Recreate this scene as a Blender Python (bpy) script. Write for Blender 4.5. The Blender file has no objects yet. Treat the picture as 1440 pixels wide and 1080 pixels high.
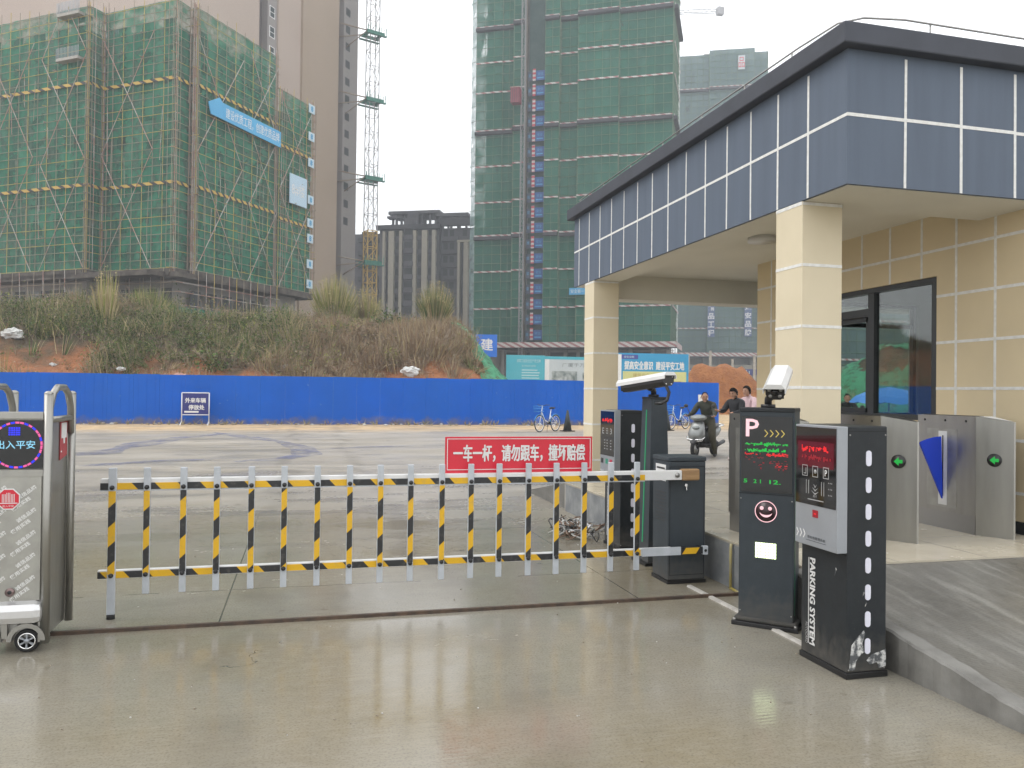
import bpy, bmesh, math, random
from mathutils import Vector, Matrix, noise
R = math.radians
S = bpy.context.scene
COL = S.collection
random.seed(7)

# ---------------------------------------------------------------- camera, sky, sun, exposure
FPX = 1125.0
YAW, PITCH, ROLL = R(14.5), 12.0 / FPX, 0.0115
CAMLOC = Vector((0, 0, 1.6))
CM = Matrix.Rotation(-YAW, 3, 'Z') @ Matrix.Rotation(math.pi / 2 + PITCH, 3, 'X') @ Matrix.Rotation(ROLL, 3, 'Z')
cd = bpy.data.cameras.new('camera')
cam = bpy.data.objects.new('camera', cd)
COL.objects.link(cam)
cam.matrix_world = Matrix.Translation(CAMLOC) @ CM.to_4x4()
cd.sensor_width = 36.0
cd.lens = 36.0 * FPX / 1440.0
cd.clip_start, cd.clip_end = 0.05, 3000
S.camera = cam

SUN_EL, SUN_AZ = R(50), R(284)          # azimuth clockwise from +Y
w = bpy.data.worlds.new("World")
S.world = w
w.use_nodes = True
nt = w.node_tree
nt.nodes.clear()
sky = nt.nodes.new('ShaderNodeTexSky')
sky.sky_type = 'NISHITA'
sky.sun_disc = False
sky.sun_elevation = SUN_EL
sky.sun_rotation = SUN_AZ
sky.dust_density = 4.0
sky.air_density = 1.0
cl = nt.nodes.new('ShaderNodeMixRGB')        # the cloud deck: an even white veil over the blue
cl.inputs[0].default_value = 0.93
cl.inputs[2].default_value = (14.6, 14.7, 14.8, 1)
bg = nt.nodes.new('ShaderNodeBackground')
bg.inputs[1].default_value = 0.1
wo = nt.nodes.new('ShaderNodeOutputWorld')
nt.links.new(sky.outputs[0], cl.inputs[1])
nt.links.new(cl.outputs[0], bg.inputs[0])
nt.links.new(bg.outputs[0], wo.inputs[0])
sd = bpy.data.lights.new('sun', 'SUN')
sd.energy = 0.9
sd.angle = R(35)
sd.color = (1, 0.97, 0.93)
sun = bpy.data.objects.new('sun', sd)
COL.objects.link(sun)
sv = Vector((math.sin(SUN_AZ) * math.cos(SUN_EL), math.cos(SUN_AZ) * math.cos(SUN_EL), math.sin(SUN_EL)))
sun.rotation_euler = sv.to_track_quat('Z', 'Y').to_euler()
S.view_settings.view_transform = 'Standard'
S.view_settings.look = 'None'
S.view_settings.exposure = 0.35
S.view_settings.gamma = 1.0
S.cycles.use_denoising = True
S.cycles.max_bounces = 8
S.cycles.diffuse_bounces = 3
S.cycles.glossy_bounces = 3
S.cycles.transparent_max_bounces = 16
S.cycles.caustics_reflective = False
S.cycles.caustics_refractive = False


# ---------------------------------------------------------------- helpers
def at(px, py, d):
    """a point seen at pixel (px, py) of the 1440x1080 photograph, d metres deep"""
    return CAMLOC + CM @ (Vector(((px - 720) / FPX, -(py - 540) / FPX, -1)) * d)


def gnd(px, py, z=0.0):
    r = CM @ Vector(((px - 720) / FPX, -(py - 540) / FPX, -1))
    t = (z - 1.6) / r.z
    return CAMLOC + r * t


def lin(c):
    return tuple((x / 12.92 if x <= 0.04045 else ((x + 0.055) / 1.055) ** 2.4) for x in c)


class NT:
    def __init__(s, m):
        s.t = m.node_tree
        s.n = s.t.nodes
        s.p = s.n['Principled BSDF']

    def add(s, kind, **kw):
        n = s.n.new('ShaderNode' + kind)
        for k, v in kw.items():
            setattr(n, k, v)
        return n

    def l(s, a, b):
        s.t.links.new(a, b)

    def math(s, op, a, b=None, c=None):
        n = s.add('Math', operation=op)
        for i, x in enumerate((a, b, c)):
            if x is None:
                continue
            if isinstance(x, (int, float)):
                n.inputs[i].default_value = x
            else:
                s.l(x, n.inputs[i])
        return n.outputs[0]

    def mix(s, f, a, b):
        n = s.add('MixRGB')
        for i, x in enumerate((f, a, b)):
            if isinstance(x, (int, float)):
                n.inputs[i].default_value = x
            elif isinstance(x, tuple):
                n.inputs[i].default_value = (*x, 1)
            else:
                s.l(x, n.inputs[i])
        return n.outputs[0]

    def obj(s):
        return s.add('TexCoord').outputs['Object']

    def noise(s, scale, detail=4, vec=None, stretch=None, rough=.55):
        n = s.add('TexNoise')
        n.inputs['Scale'].default_value = scale
        n.inputs['Detail'].default_value = detail
        n.inputs['Roughness'].default_value = rough
        v = vec or s.obj()
        if stretch:
            mp = s.add('Mapping')
            mp.inputs['Scale'].default_value = stretch
            s.l(v, mp.inputs['Vector'])
            v = mp.outputs[0]
        s.l(v, n.inputs['Vector'])
        return n.outputs['Fac']

    def ramp(s, f, a, b, va=0.0, vb=1.0):
        n = s.add('MapRange')
        n.inputs['From Min'].default_value = a
        n.inputs['From Max'].default_value = b
        n.inputs['To Min'].default_value = va
        n.inputs['To Max'].default_value = vb
        s.l(f, n.inputs['Value'])
        return n.outputs[0]

    def bump(s, h, strength, dist=.01):
        n = s.add('Bump')
        n.inputs['Strength'].default_value = strength
        n.inputs['Distance'].default_value = dist
        s.l(h, n.inputs['Height'])
        s.l(n.outputs[0], s.p.inputs['Normal'])


def newmat(name):
    m = bpy.data.materials.new(name)
    m.use_nodes = True
    return m, NT(m)


def mat(name, c, c2=None, ns=3.0, lo=.35, hi=.65, rough=.6, rough2=None, metal=0.0, bump=0.0, bs=40.0, bd=.004,
        spec=.5, emit=None, es=1.0, stretch=None):
    m, t = newmat(name)
    p = t.p
    p.inputs['Base Color'].default_value = (*c, 1)
    p.inputs['Roughness'].default_value = rough
    p.inputs['Metallic'].default_value = metal
    p.inputs['Specular IOR Level'].default_value = spec
    if c2:
        f = t.ramp(t.noise(ns, 5, stretch=stretch), lo, hi)
        t.l(t.mix(f, c, c2), p.inputs['Base Color'])
    if rough2 is not None:
        t.l(t.ramp(t.noise(ns * 1.7, 4, stretch=stretch), .3, .7, rough, rough2), p.inputs['Roughness'])
    if bump:
        t.bump(t.noise(bs, 4), bump, bd)
    if emit:
        p.inputs['Emission Color'].default_value = (*emit, 1)
        p.inputs['Emission Strength'].default_value = es
    return m


def stripes(name, c1, c2, axis, period, duty=.5, rough=.4, phase=0.0, smooth=None, wear=True):
    """slanted warning stripes across the object: axis = how fast the pattern runs along x, y, z"""
    m, t = newmat(name)
    vm = t.add('VectorMath', operation='DOT_PRODUCT')
    t.l(t.obj(), vm.inputs[0])
    vm.inputs[1].default_value = axis
    f = t.math('FRACT', t.math('ADD', t.math('DIVIDE', vm.outputs['Value'], period), 100 + phase))
    g = t.math('GREATER_THAN', f, duty)
    col = t.mix(g, c1, c2)
    if wear:
        d = t.ramp(t.noise(30, 5), .55, .8, 0, .35)
        col = t.mix(d, col, (.25, .23, .2))
    t.l(col, t.p.inputs['Base Color'])
    t.p.inputs['Roughness'].default_value = rough
    return m


class MB:
    """collects shapes and links them as ONE mesh object"""

    def __init__(s, M=None):
        s.v, s.f, s.m, s.sm, s.mats = [], [], [], [], []
        s.M = M or Matrix()

    def add(s, vs, fs, mt, smooth=False):
        if mt not in s.mats:
            s.mats.append(mt)
        k, b = s.mats.index(mt), len(s.v)
        s.v += [s.M @ Vector(p) for p in vs]
        for f in fs:
            s.f.append([i + b for i in f])
            s.m.append(k)
            s.sm.append(smooth)
        return s

    def box(s, x0, x1, y0, y1, z0, z1, mt, bev=0.0):
        if x0 > x1: x0, x1 = x1, x0
        if y0 > y1: y0, y1 = y1, y0
        if z0 > z1: z0, z1 = z1, z0
        if bev <= 0:
            vs = [(x, y, z) for z in (z0, z1) for y in (y0, y1) for x in (x0, x1)]
            return s.add(vs, [(0, 2, 3, 1), (4, 5, 7, 6), (0, 1, 5, 4), (2, 6, 7, 3), (0, 4, 6, 2), (1, 3, 7, 5)], mt)
        bm = bmesh.new()
        bmesh.ops.create_cube(bm, size=1)
        for v in bm.verts:
            v.co = Vector(((x0 + x1) / 2 + v.co.x * (x1 - x0), (y0 + y1) / 2 + v.co.y * (y1 - y0), (z0 + z1) / 2 + v.co.z * (z1 - z0)))
        bmesh.ops.bevel(bm, geom=list(bm.edges), offset=bev, segments=2, profile=.5, affect='EDGES')
        bm.verts.index_update()
        s.add([v.co.copy() for v in bm.verts], [[v.index for v in f.verts] for f in bm.faces], mt)
        bm.free()
        return s

    def quad(s, a, b, c, d, mt):
        return s.add([a, b, c, d], [(0, 1, 2, 3)], mt)

    def prism(s, pts, ext, mt, smooth=False):
        """closed solid: polygon pts (3D, planar) extruded by ext"""
        n = len(pts)
        e = Vector(ext)
        P = [Vector(p) for p in pts]
        vs = P + [p + e for p in P]
        fs = [tuple(range(n))[::-1], tuple(range(n, 2 * n))]
        fs += [(i, (i + 1) % n, n + (i + 1) % n, n + i) for i in range(n)]
        nrm = Vector((0, 0, 0))
        for i in range(n):
            nrm += P[i].cross(P[(i + 1) % n])
        if nrm.dot(e) < 0:
            fs = [f[::-1] for f in fs]
        return s.add(vs, fs, mt, smooth)

    def loft(s, rings, mt, smooth=True, cap=True, closed=True):
        n = len(rings[0])
        vs = [p for r in rings for p in r]
        fs = []
        for i in range(len(rings) - 1):
            for j in range(n if closed else n - 1):
                k = (j + 1) % n
                fs.append((i * n + j, i * n + k, (i + 1) * n + k, (i + 1) * n + j))
        if cap and closed:
            fs.append(tuple(range(n))[::-1])
            fs.append(tuple(range((len(rings) - 1) * n, len(rings) * n)))
        return s.add(vs, fs, mt, smooth)

    def tube(s, pts, r, mt, n=8, loop=False, smooth=True, r2=None):
        P = [Vector(p) for p in pts]
        rings, up = [], None
        L = len(P)
        for i, p in enumerate(P):
            if loop:
                d = P[(i + 1) % L] - P[i - 1]
            else:
                d = P[min(i + 1, L - 1)] - P[max(i - 1, 0)]
            if d.length < 1e-9:
                d = Vector((0, 0, 1))
            d.normalize()
            if up is None:
                up = Vector((0, 0, 1)) if abs(d.z) < .9 else Vector((1, 0, 0))
            a = d.cross(up)
            if a.length < 1e-4:
                a = d.cross(Vector((1, .3, 0)))
            a.normalize()
            b = a.cross(d)
            up = b
            rr = r if r2 is None else r + (r2 - r) * i / max(1, L - 1)
            rings.append([p + (a * math.cos(q) + b * math.sin(q)) * rr for q in [2 * math.pi * k / n for k in range(n)]])
        if loop:
            rings.append(rings[0])
        return s.loft(rings, mt, smooth, cap=not loop)

    def cyl(s, p0, p1, r0, mt, r1=None, n=16, smooth=True):
        return s.tube([p0, p1], r0, mt, n=n, smooth=smooth, r2=r0 if r1 is None else r1)

    def ell(s, c, rad, mt, nu=12, nv=8, rot=None):
        c = Vector(c)
        rot = rot or Matrix.Identity(3)
        rings = []
        for i in range(nv + 1):
            a = -math.pi / 2 + math.pi * i / nv
            ca = max(math.cos(a), 1e-3)
            rings.append([c + rot @ Vector((rad[0] * ca * math.cos(2 * math.pi * k / nu), rad[1] * ca * math.sin(2 * math.pi * k / nu), rad[2] * math.sin(a))) for k in range(nu)])
        return s.loft(rings, mt)

    def text(s, body, c, wd, h, right, up, mt, bold=0.0, keep=False, fat=0.0):
        if fat:
            n_ = Vector(right).cross(Vector(up)).normalized()
            for i, (a, b_) in enumerate(((-1, 0), (1, 0), (0, .6), (0, -.6))):
                s.text(body, Vector(c) + Vector(right) * fat * a + Vector(up) * fat * b_ + n_ * .0004 * (i + 1), wd, h, right, up, mt, bold)
        """lettering: flat glyphs centred on c, fitted to wd x h"""
        cu = bpy.data.curves.new('lettering', 'FONT')
        cu.body = body
        cu.resolution_u = 2
        cu.offset = bold
        o = bpy.data.objects.new('lettering', cu)
        COL.objects.link(o)
        bpy.context.view_layer.update()
        me = bpy.data.meshes.new_from_object(o.evaluated_get(bpy.context.evaluated_depsgraph_get()))
        bpy.data.objects.remove(o)
        if not len(me.vertices):
            return s
        xs = [v.co.x for v in me.vertices]
        ys = [v.co.y for v in me.vertices]
        x0, x1, y0, y1 = min(xs), max(xs), min(ys), max(ys)
        sx, sy = wd / max(1e-6, x1 - x0), h / max(1e-6, y1 - y0)
        if keep:
            sx = sy = min(sx, sy)
        c, right, up = Vector(c), Vector(right).normalized(), Vector(up).normalized()
        vs = [c + right * ((v.co.x - (x0 + x1) / 2) * sx) + up * ((v.co.y - (y0 + y1) / 2) * sy) for v in me.vertices]
        s.add(vs, [tuple(p.vertices) for p in me.polygons], mt)
        bpy.data.meshes.remove(me)
        return s

    def mesh(s, name):
        me = bpy.data.meshes.new(name)
        me.from_pydata(s.v, [], s.f)
        for m in s.mats:
            me.materials.append(m)
        me.polygons.foreach_set('material_index', s.m)
        me.polygons.foreach_set('use_smooth', s.sm)
        me.update()
        return me

    def build(s, name, parent=None, loc=None, rz=0.0):
        o = bpy.data.objects.new(name, s.mesh(name))
        COL.objects.link(o)
        if parent:
            o.parent = parent
        if loc is not None:
            o.location = loc
        o.rotation_euler.z = rz
        return o


def tag(o, label, cat, group=None, kind=None):
    if label: o['label'] = label
    if cat: o['category'] = cat
    if group: o['group'] = group
    if kind: o['kind'] = kind
    return o


def thing(name, label, cat, loc=(0, 0, 0), rz=0.0, group=None):
    o = bpy.data.objects.new(name, None)
    COL.objects.link(o)
    o.location = loc
    o.rotation_euler = (0, 0, rz)
    return tag(o, label, cat, group)


def struct(o):
    o['kind'] = 'structure'
    return o


def frame(o, xa, z=0.0):
    """matrix: local x along xa (horizontal), local y = 90 degrees left of it, origin o"""
    x = Vector((xa[0], xa[1], 0)).normalized()
    y = Vector((-x.y, x.x, 0))
    return Matrix(((x.x, y.x, 0, o[0]), (x.y, y.y, 0, o[1]), (0, 0, 1, z), (0, 0, 0, 1)))


X, Y, Z = Vector((1, 0, 0)), Vector((0, 1, 0)), Vector((0, 0, 1))

# ---------------------------------------------------------------- materials
cream = mat('cream_paint', (.70, .615, .45), (.65, .57, .41), ns=1.5, rough=.75, bump=.25, bs=180, bd=.002)
cream_wall = mat('cream_wall_paint', (.70, .585, .385), (.63, .525, .345), ns=1.1, rough=.75, bump=.25, bs=180, bd=.002)
cream_in = mat('cream_soffit', (.76, .735, .66), (.71, .685, .61), ns=1.2, rough=.8)
slate = mat('slate_paint', (.110, .140, .190), (.090, .114, .156), ns=1.6, lo=.3, hi=.75, stretch=(4, 4, .35), rough=.7, bump=.3, bs=160, bd=.002)
slate_dk = mat('coping_paint', (.06, .066, .085), (.05, .055, .07), ns=3, rough=.7, bump=.3, bs=120, bd=.002)
white_line = mat('white_line_paint', (.8, .8, .78), (.68, .67, .64), ns=20, rough=.6)
concrete = mat('concrete', (.27, .26, .235), (.19, .18, .165), ns=2, rough=.55, rough2=.3, bump=.25, bs=60)
concrete_pale = mat('concrete_pale', (.40, .38, .34), (.30, .28, .25), ns=3, rough=.7, bump=.3, bs=60)
concrete_blue = mat('concrete_bluish', (.17, .18, .19), (.28, .29, .29), ns=5, lo=.4, hi=.7, rough=.6, bump=.3, bs=40)  # mottled blue-grey concrete for the platform's side face
tile = mat('floor_tile', (.52, .47, .37), (.46, .41, .32), ns=1.5, rough=.18, rough2=.3)
steel = mat('stainless', (.37, .362, .335), (.32, .314, .29), ns=2, lo=.3, hi=.7, rough=.30, rough2=.40, metal=.9, stretch=(6, 6, 1))
steel_dk = mat('stainless_dark', (.34, .335, .32), rough=.4, metal=.9)  # slightly darker steel for bolts, plinths, frames and supports
chrome = mat('bright_trim', (.82, .82, .82), rough=.12, metal=1)
film = mat('film_steel', (.40, .395, .36), (.33, .325, .30), ns=9, rough=.3, rough2=.45, metal=.75)
film_txt = mat('film_print', (.78, .78, .77), rough=.5)
charcoal = mat('charcoal_powder_coat', (.017, .021, .024), (.013, .016, .019), ns=14, spec=.35, rough=.45, bump=.12, bs=300, bd=.001)
def dusty(m):
    """dried splashes and dust on the lower part of a painted steel case"""
    t = NT(m)
    old = t.p.inputs['Base Color'].links[0].from_socket
    sp = t.add('SeparateXYZ')
    t.l(t.obj(), sp.inputs[0])
    n_ = t.noise(16, 6)
    hz = t.ramp(t.math('ADD', sp.outputs[2], t.math('MULTIPLY', t.math('SUBTRACT', n_, .5), -.5)), .0, .26, .55, 0)
    spk = t.math('MULTIPLY', t.ramp(t.noise(90, 3), .62, .72), .30)
    f = t.math('MAXIMUM', hz, spk)
    t.l(t.mix(f, old, (.12, .11, .095)), t.p.inputs['Base Color'])
    t.l(t.ramp(f, 0, .5, .42, .85), t.p.inputs['Roughness'])


dusty(charcoal)
charcoal_l = mat('charcoal_front', (.036, .046, .055), (.030, .039, .047), ns=10, spec=.35, rough=.48, bump=.1, bs=300, bd=.001)
dusty(charcoal_l)
seam = mat('panel_seam', (.006, .006, .007), rough=.9)
black = mat('black_plastic', (.012, .012, .013), rough=.35)
glassblack = mat('black_glass', (.006, .007, .008), rough=.06, spec=.6)
rubber = mat('rubber', (.018, .018, .018), rough=.85)
silver = mat('silver_coat', (.34, .36, .39), (.31, .33, .355), ns=5, rough=.38, metal=.35)
white_gloss = mat('white_gloss', (.74, .74, .74), (.67, .67, .66), ns=6, rough=.3)
white_matte = mat('white_matte', (.75, .75, .75), rough=.7)
reflector = mat('reflective_strip', (.72, .72, .82), rough=.35)
grey_pvc = mat('grey_rail', (.50, .53, .57), (.44, .47, .5), ns=12, rough=.4)
sign_red = mat('sign_red', (.62, .022, .045), (.56, .02, .04), ns=3, rough=.35)
navy = mat('sign_navy', (.02, .025, .17), rough=.4)
led_red = mat('led_red', (.05, 0, 0), emit=(1, .02, .025), es=.72)
led_red_dim = mat('led_red_dim', (.05, 0, 0), emit=(.5, .01, .03), es=.4)
led_green = mat('led_green', (0, .05, 0), emit=(.02, .8, .10), es=.55)
led_pink = mat('led_pink', (.3, .2, .2), emit=(1, .58, .64), es=.74)
led_yellow = mat('led_yellow', (.2, .15, 0), emit=(.75, .58, .18), es=.55)
led_lamp = mat('fill_lamp', (.5, .5, .4), emit=(.80, 1, .52), es=2.0)
led_blue = mat('led_blue', (0, 0, .1), emit=(.03, .04, 1), es=.9)
led_violet = mat('led_violet', (.1, 0, .05), emit=(1, .16, .42), es=.7)
led_cyan = mat('led_cyan', (0, .1, .1), emit=(.35, .72, 1), es=.72)
led_arrow = mat('led_arrow', (0, .1, 0), emit=(.02, .7, .12), es=.38)
dim_print = mat('grey_print', (.35, .35, .35), rough=.5)
yellow = (.72, .42, .015)
blk = (.017, .018, .020)
skin = mat('skin', (.42, .24, .165), (.38, .21, .14), ns=12, rough=.55)
hairm = mat('hair', (.006, .005, .005), rough=.8, spec=.15)
# ================================================================= SETTING
# ground: one wet sheet; concrete near the gate, muddy yard, sandy strip by the fence
m, t = newmat('wet_ground')
co = t.obj()
sep = t.add('SeparateXYZ')
t.l(co, sep.inputs[0])
gx, gy = sep.outputs[0], sep.outputs[1]
n_big = t.noise(.35, 5, co)
n_mid = t.noise(1.3, 6, co)
n_fine = t.noise(14, 6, co)
n_str = t.noise(.8, 5, co, stretch=(.25, 1.2, 1))
conc = t.mix(t.ramp(n_mid, .3, .7), (.282, .266, .226), (.226, .211, .174))
conc = t.mix(t.ramp(n_big, .4, .62), conc, (.215, .18, .115))
conc = t.mix(t.ramp(n_fine, .35, .75, 0, .45), conc, (.29, .265, .205))
n_grit = t.noise(75, 4, co)
conc = t.mix(t.ramp(n_grit, .48, .75, 0, .7), conc, (.12, .105, .08))
conc = t.mix(t.ramp(t.noise(40, 5, co, stretch=(.12, 1, 1)), .5, .75, 0, .2), conc, (.36, .33, .27))
yard = t.mix(t.ramp(n_str, .35, .65), (.385, .352, .305), (.282, .255, .217))
yard = t.mix(t.ramp(n_mid, .5, .75, 0, .7), yard, (.33, .285, .22))
wob = t.math('ADD', gy, t.math('MULTIPLY', t.math('SUBTRACT', n_big, .5), 7))
f_y = t.ramp(wob, 8.5, 13)
col = t.mix(f_y, conc, yard)
sand = t.mix(t.ramp(t.noise(2.5, 6, co), .35, .65), (.56, .42, .25), (.42, .30, .18))
wob2 = t.math('ADD', gy, t.math('MULTIPLY', t.math('SUBTRACT', n_mid, .5), 3.0))
f_s = t.ramp(wob2, 28.5, 31.5)
col = t.mix(f_s, col, sand)
far = t.ramp(gy, 60, 90)
col = t.mix(far, col, (.19, .17, .14))
tyr = t.math('ABSOLUTE', t.math('SUBTRACT', t.math('ABSOLUTE', t.math('SUBTRACT', t.math('ADD', gx, t.math('MULTIPLY', t.math('SUBTRACT', n_big, .5), 1.6)), .4)), .75))
ty_f = t.math('MULTIPLY', t.ramp(tyr, .05, .22, .38, 0), t.ramp(n_str, .35, .6))
col = t.mix(ty_f, col, (.13, .112, .085))
damp = t.math('MULTIPLY', t.ramp(t.noise(.9, 6, co, stretch=(.5, 1.6, 1)), .53, .58), t.ramp(gy, 5, 12, .12, .5))
col = t.mix(damp, col, (.18, .165, .142))
spot = t.ramp(t.noise(2.6, 3, co), .70, .74, 0, .5)
col = t.mix(spot, col, (.11, .095, .07))
# slab joints in the concrete beyond the track
ax = t.math('ABSOLUTE', t.math('SUBTRACT', t.math('ABSOLUTE', t.math('SUBTRACT', gx, 1.0)), 1.55))
j1 = t.math('MULTIPLY', t.math('LESS_THAN', ax, .006), t.math('MULTIPLY', t.math('GREATER_THAN', gy, 5.8), t.ramp(gy, 8, 11, 1, .12)))
cr = t.math('ADD', t.math('ABSOLUTE', t.math('SUBTRACT', t.math('ADD', gy, t.math('MULTIPLY', t.math('SUBTRACT', n_mid, .5), .12)), 6.75)), 0)
j2 = t.math('MULTIPLY', t.math('LESS_THAN', cr, .006), t.math('GREATER_THAN', n_big, .44))
vo = t.add('TexVoronoi', feature='DISTANCE_TO_EDGE')
vo.inputs['Scale'].default_value = .33
vv = t.add('VectorMath', operation='ADD')
vn = t.add('TexNoise')
vn.inputs['Scale'].default_value = 1.6
vn.inputs['Detail'].default_value = 6
t.l(co, vn.inputs['Vector'])
t.l(co, vv.inputs[0])
t.l(vn.outputs['Color'], vv.inputs[1])
t.l(vv.outputs[0], vo.inputs['Vector'])
j3 = t.math('MULTIPLY', t.math('LESS_THAN', vo.outputs['Distance'], .0012), t.math('GREATER_THAN', n_big, .57))
jj = t.math('MAXIMUM', t.math('MAXIMUM', j1, j2), j3)
col = t.mix(t.math('MULTIPLY', jj, .75), col, (.05, .045, .035))
t.l(col, t.p.inputs['Base Color'])
wet = t.noise(.55, 4, co, stretch=(.6, 1, 1))
rg = t.math('ADD', t.ramp(wet, .36, .64, .045, .26), t.math('MULTIPLY', f_y, .16))
rg = t.math('ADD', rg, t.math('MULTIPLY', f_s, .35))
rg = t.math('ADD', rg, t.ramp(n_fine, .3, .7, -.02, .06))
rg = t.math('SUBTRACT', rg, t.math('MULTIPLY', damp, t.ramp(gy, 6, 14, .25, .05)))
rg = t.math('ADD', rg, t.ramp(gy, 14, 26, 0, .16))
t.l(t.ramp(gy, 8, 24, .5, .22), t.p.inputs['Specular IOR Level'])
t.l(t.math('MAXIMUM', rg, .03), t.p.inputs['Roughness'])
t.p.inputs['Specular IOR Level'].default_value = .5
wv = t.add('TexWave', bands_direction='Y')
wv.inputs['Scale'].default_value = 9
wv.inputs['Distortion'].default_value = 1.2
wv.inputs['Detail'].default_value = 2
t.l(co, wv.inputs['Vector'])
hgt = t.math('ADD', t.math('MULTIPLY', wv.outputs['Fac'], .25), t.math('ADD', n_fine, t.math('MULTIPLY', f_s, t.noise(5, 6, co))))
t.bump(hgt, .13, .005)
ground_mat = m


def gz(x, y):
    a = min(1, max(0, (y - 18) / 16))
    z = .15 * a * a * (3 - 2 * a)
    if 33.5 < y < 37:
        z += .03 * noise.noise(Vector((x * .7, y * 1.3, 0)))
    return z


ys = [-60, -20, -6, 0, 3, 6, 10, 14, 18, 20, 22, 24, 26, 28, 30, 31, 32, 33, 33.6, 34.2, 34.8, 35.4, 36, 37, 40, 60, 120, 250, 700]
xs = [-420, -150, -60, -40] + [-30 + 1.0 * i for i in range(66)] + [40, 60, 120, 250, 520]
g = MB()
vs = [(x, y, gz(x, y)) for y in ys for x in xs]
nx = len(xs)
g.add(vs, [(j * nx + i, j * nx + i + 1, (j + 1) * nx + i + 1, (j + 1) * nx + i) for j in range(len(ys) - 1) for i in range(nx - 1)], ground_mat, True)
struct(g.build('ground'))

# faint blue paint trails across the yard
m, t = newmat('blue_paint_trail')
al = t.math('MULTIPLY', t.ramp(t.noise(1.6, 6, rough=.7), .38, .68), t.ramp(t.noise(9, 5), .3, .6, .3, .7))
t.p.inputs['Base Color'].default_value = (.16, .19, .36, 1)
t.p.inputs['Roughness'].default_value = .3
t.l(al, t.p.inputs['Alpha'])
trail = MB()
for pts, wd in (([(100, 642), (140, 638), (200, 627), (260, 619), (310, 615)], .7),
                ([(300, 613), (340, 618), (395, 624), (425, 632), (432, 640), (395, 646), (330, 650)], .55),
                ([(110, 656), (165, 653), (240, 648), (300, 647)], .4), ([(440, 634), (520, 630), (600, 629)], .2)):
    P = [gnd(*p) for p in pts]
    Q = []
    for i in range(len(P) - 1):
        for k in range(6):
            Q.append(P[i].lerp(P[i + 1], k / 6))
    Q.append(P[-1])
    L, Rr = [], []
    for i, q in enumerate(Q):
        d = (Q[min(i + 1, len(Q) - 1)] - Q[max(0, i - 1)]).normalized()
        nrm = Vector((-d.y, d.x, 0)) * wd * (.6 + .5 * noise.noise(q * .6)) * min(1, .25 + i * .15, .25 + (len(Q) - 1 - i) * .15)
        for side, lst in ((1, L), (-1, Rr)):
            p = q + nrm * side
            lst.append(Vector((p.x, p.y, gz(p.x, p.y) + .012)))
    trail.add(L + Rr, [(i, i + 1, len(Q) + i + 1, len(Q) + i) for i in range(len(Q) - 1)], m)
struct(trail.build('road_marking'))

# raised tiled platform and the concrete ramps either side of it
pv = MB()
pv.box(3.45, 17, 5.0, 10.4, -.05, .375, concrete_pale)
pv.box(3.44, 17, 4.995, 10.41, .375, .39, tile)
for i in range(1, 17):
    pv.box(3.44 + i * .8, 3.444 + i * .8, 4.995, 10.41, .389, .3915, concrete)
for i in range(1, 7):
    pv.box(3.44, 17, 4.995 + i * .8, 4.999 + i * .8, .389, .3912, concrete)
pv.quad((3.446, 5.03, .0), (3.446, 10.35, .0), (3.446, 10.35, .36), (3.446, 5.03, .36), concrete_blue)
struct(pv.build('pavement'))
ramp_m, t = newmat('ramp_concrete')
f = t.ramp(t.noise(1.2, 6, stretch=(1, .5, 1)), .35, .65)
c_ = t.mix(f, (.15, .145, .132), (.075, .072, .064))
c_ = t.mix(t.ramp(t.noise(18, 5), .3, .7, 0, .5), c_, (.17, .165, .15))
c_ = t.mix(t.ramp(t.noise(9, 6, stretch=(1, .12, 1)), .5, .68, 0, .75), c_, (.25, .245, .225))
c_ = t.mix(t.ramp(t.noise(70, 3), .5, .8, 0, .5), c_, (.05, .048, .042))
t.l(c_, t.p.inputs['Base Color'])
t.l(t.ramp(t.noise(.9, 4), .35, .65, .28, .6), t.p.inputs['Roughness'])
wv = t.add('TexWave', bands_direction='DIAGONAL')
wv.inputs['Scale'].default_value = 14
wv.inputs['Distortion'].default_value = 2
t.l(t.obj(), wv.inputs['Vector'])
t.bump(t.math('ADD', t.math('MULTIPLY', wv.outputs['Fac'], .3), t.noise(50, 4)), .25, .005)
kerb_m = mat('kerb_concrete', (.21, .205, .19), (.11, .106, .096), ns=3.5, rough=.7, bump=.5, bs=70, bd=.004)
rp = MB()
rp.prism([(3.34, 2.45, -.05), (3.34, 2.45, .004), (3.34, 4.99, .372), (3.34, 4.99, -.05)], (13.6, 0, 0), ramp_m)
struct(rp.build('ramp'))
kb = MB()
rk = random.Random(3)
rings = []
for k in range(41):
    y = 2.46 + 2.525 * k / 40
    z = .004 + (y - 2.45) * .1449
    w0, x0, dz = .11 + rk.uniform(-.01, .01), 3.332 + rk.uniform(-.005, .005), rk.uniform(-.004, .003)
    rings.append([(x0, y, -.03), (x0, y, z + dz - .004), (x0 + .012, y, z + .008 + dz), (x0 + w0, y, z + .006), (x0 + w0, y, -.03)][::-1])
kb.loft(rings, kerb_m, False)
struct(kb.build('kerb'))
rp = MB()
rp.prism([(3.5, 10.415, -.05), (3.5, 10.415, .383), (3.5, 12.6, .004), (3.5, 12.6, -.05)], (13.4, 0, 0), ramp_m)
struct(rp.build('ramp'))

# overgrown spoil hill beyond the blue hoarding
def sst(a):
    a = min(1, max(0, a))
    return a * a * (3 - 2 * a)


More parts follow.
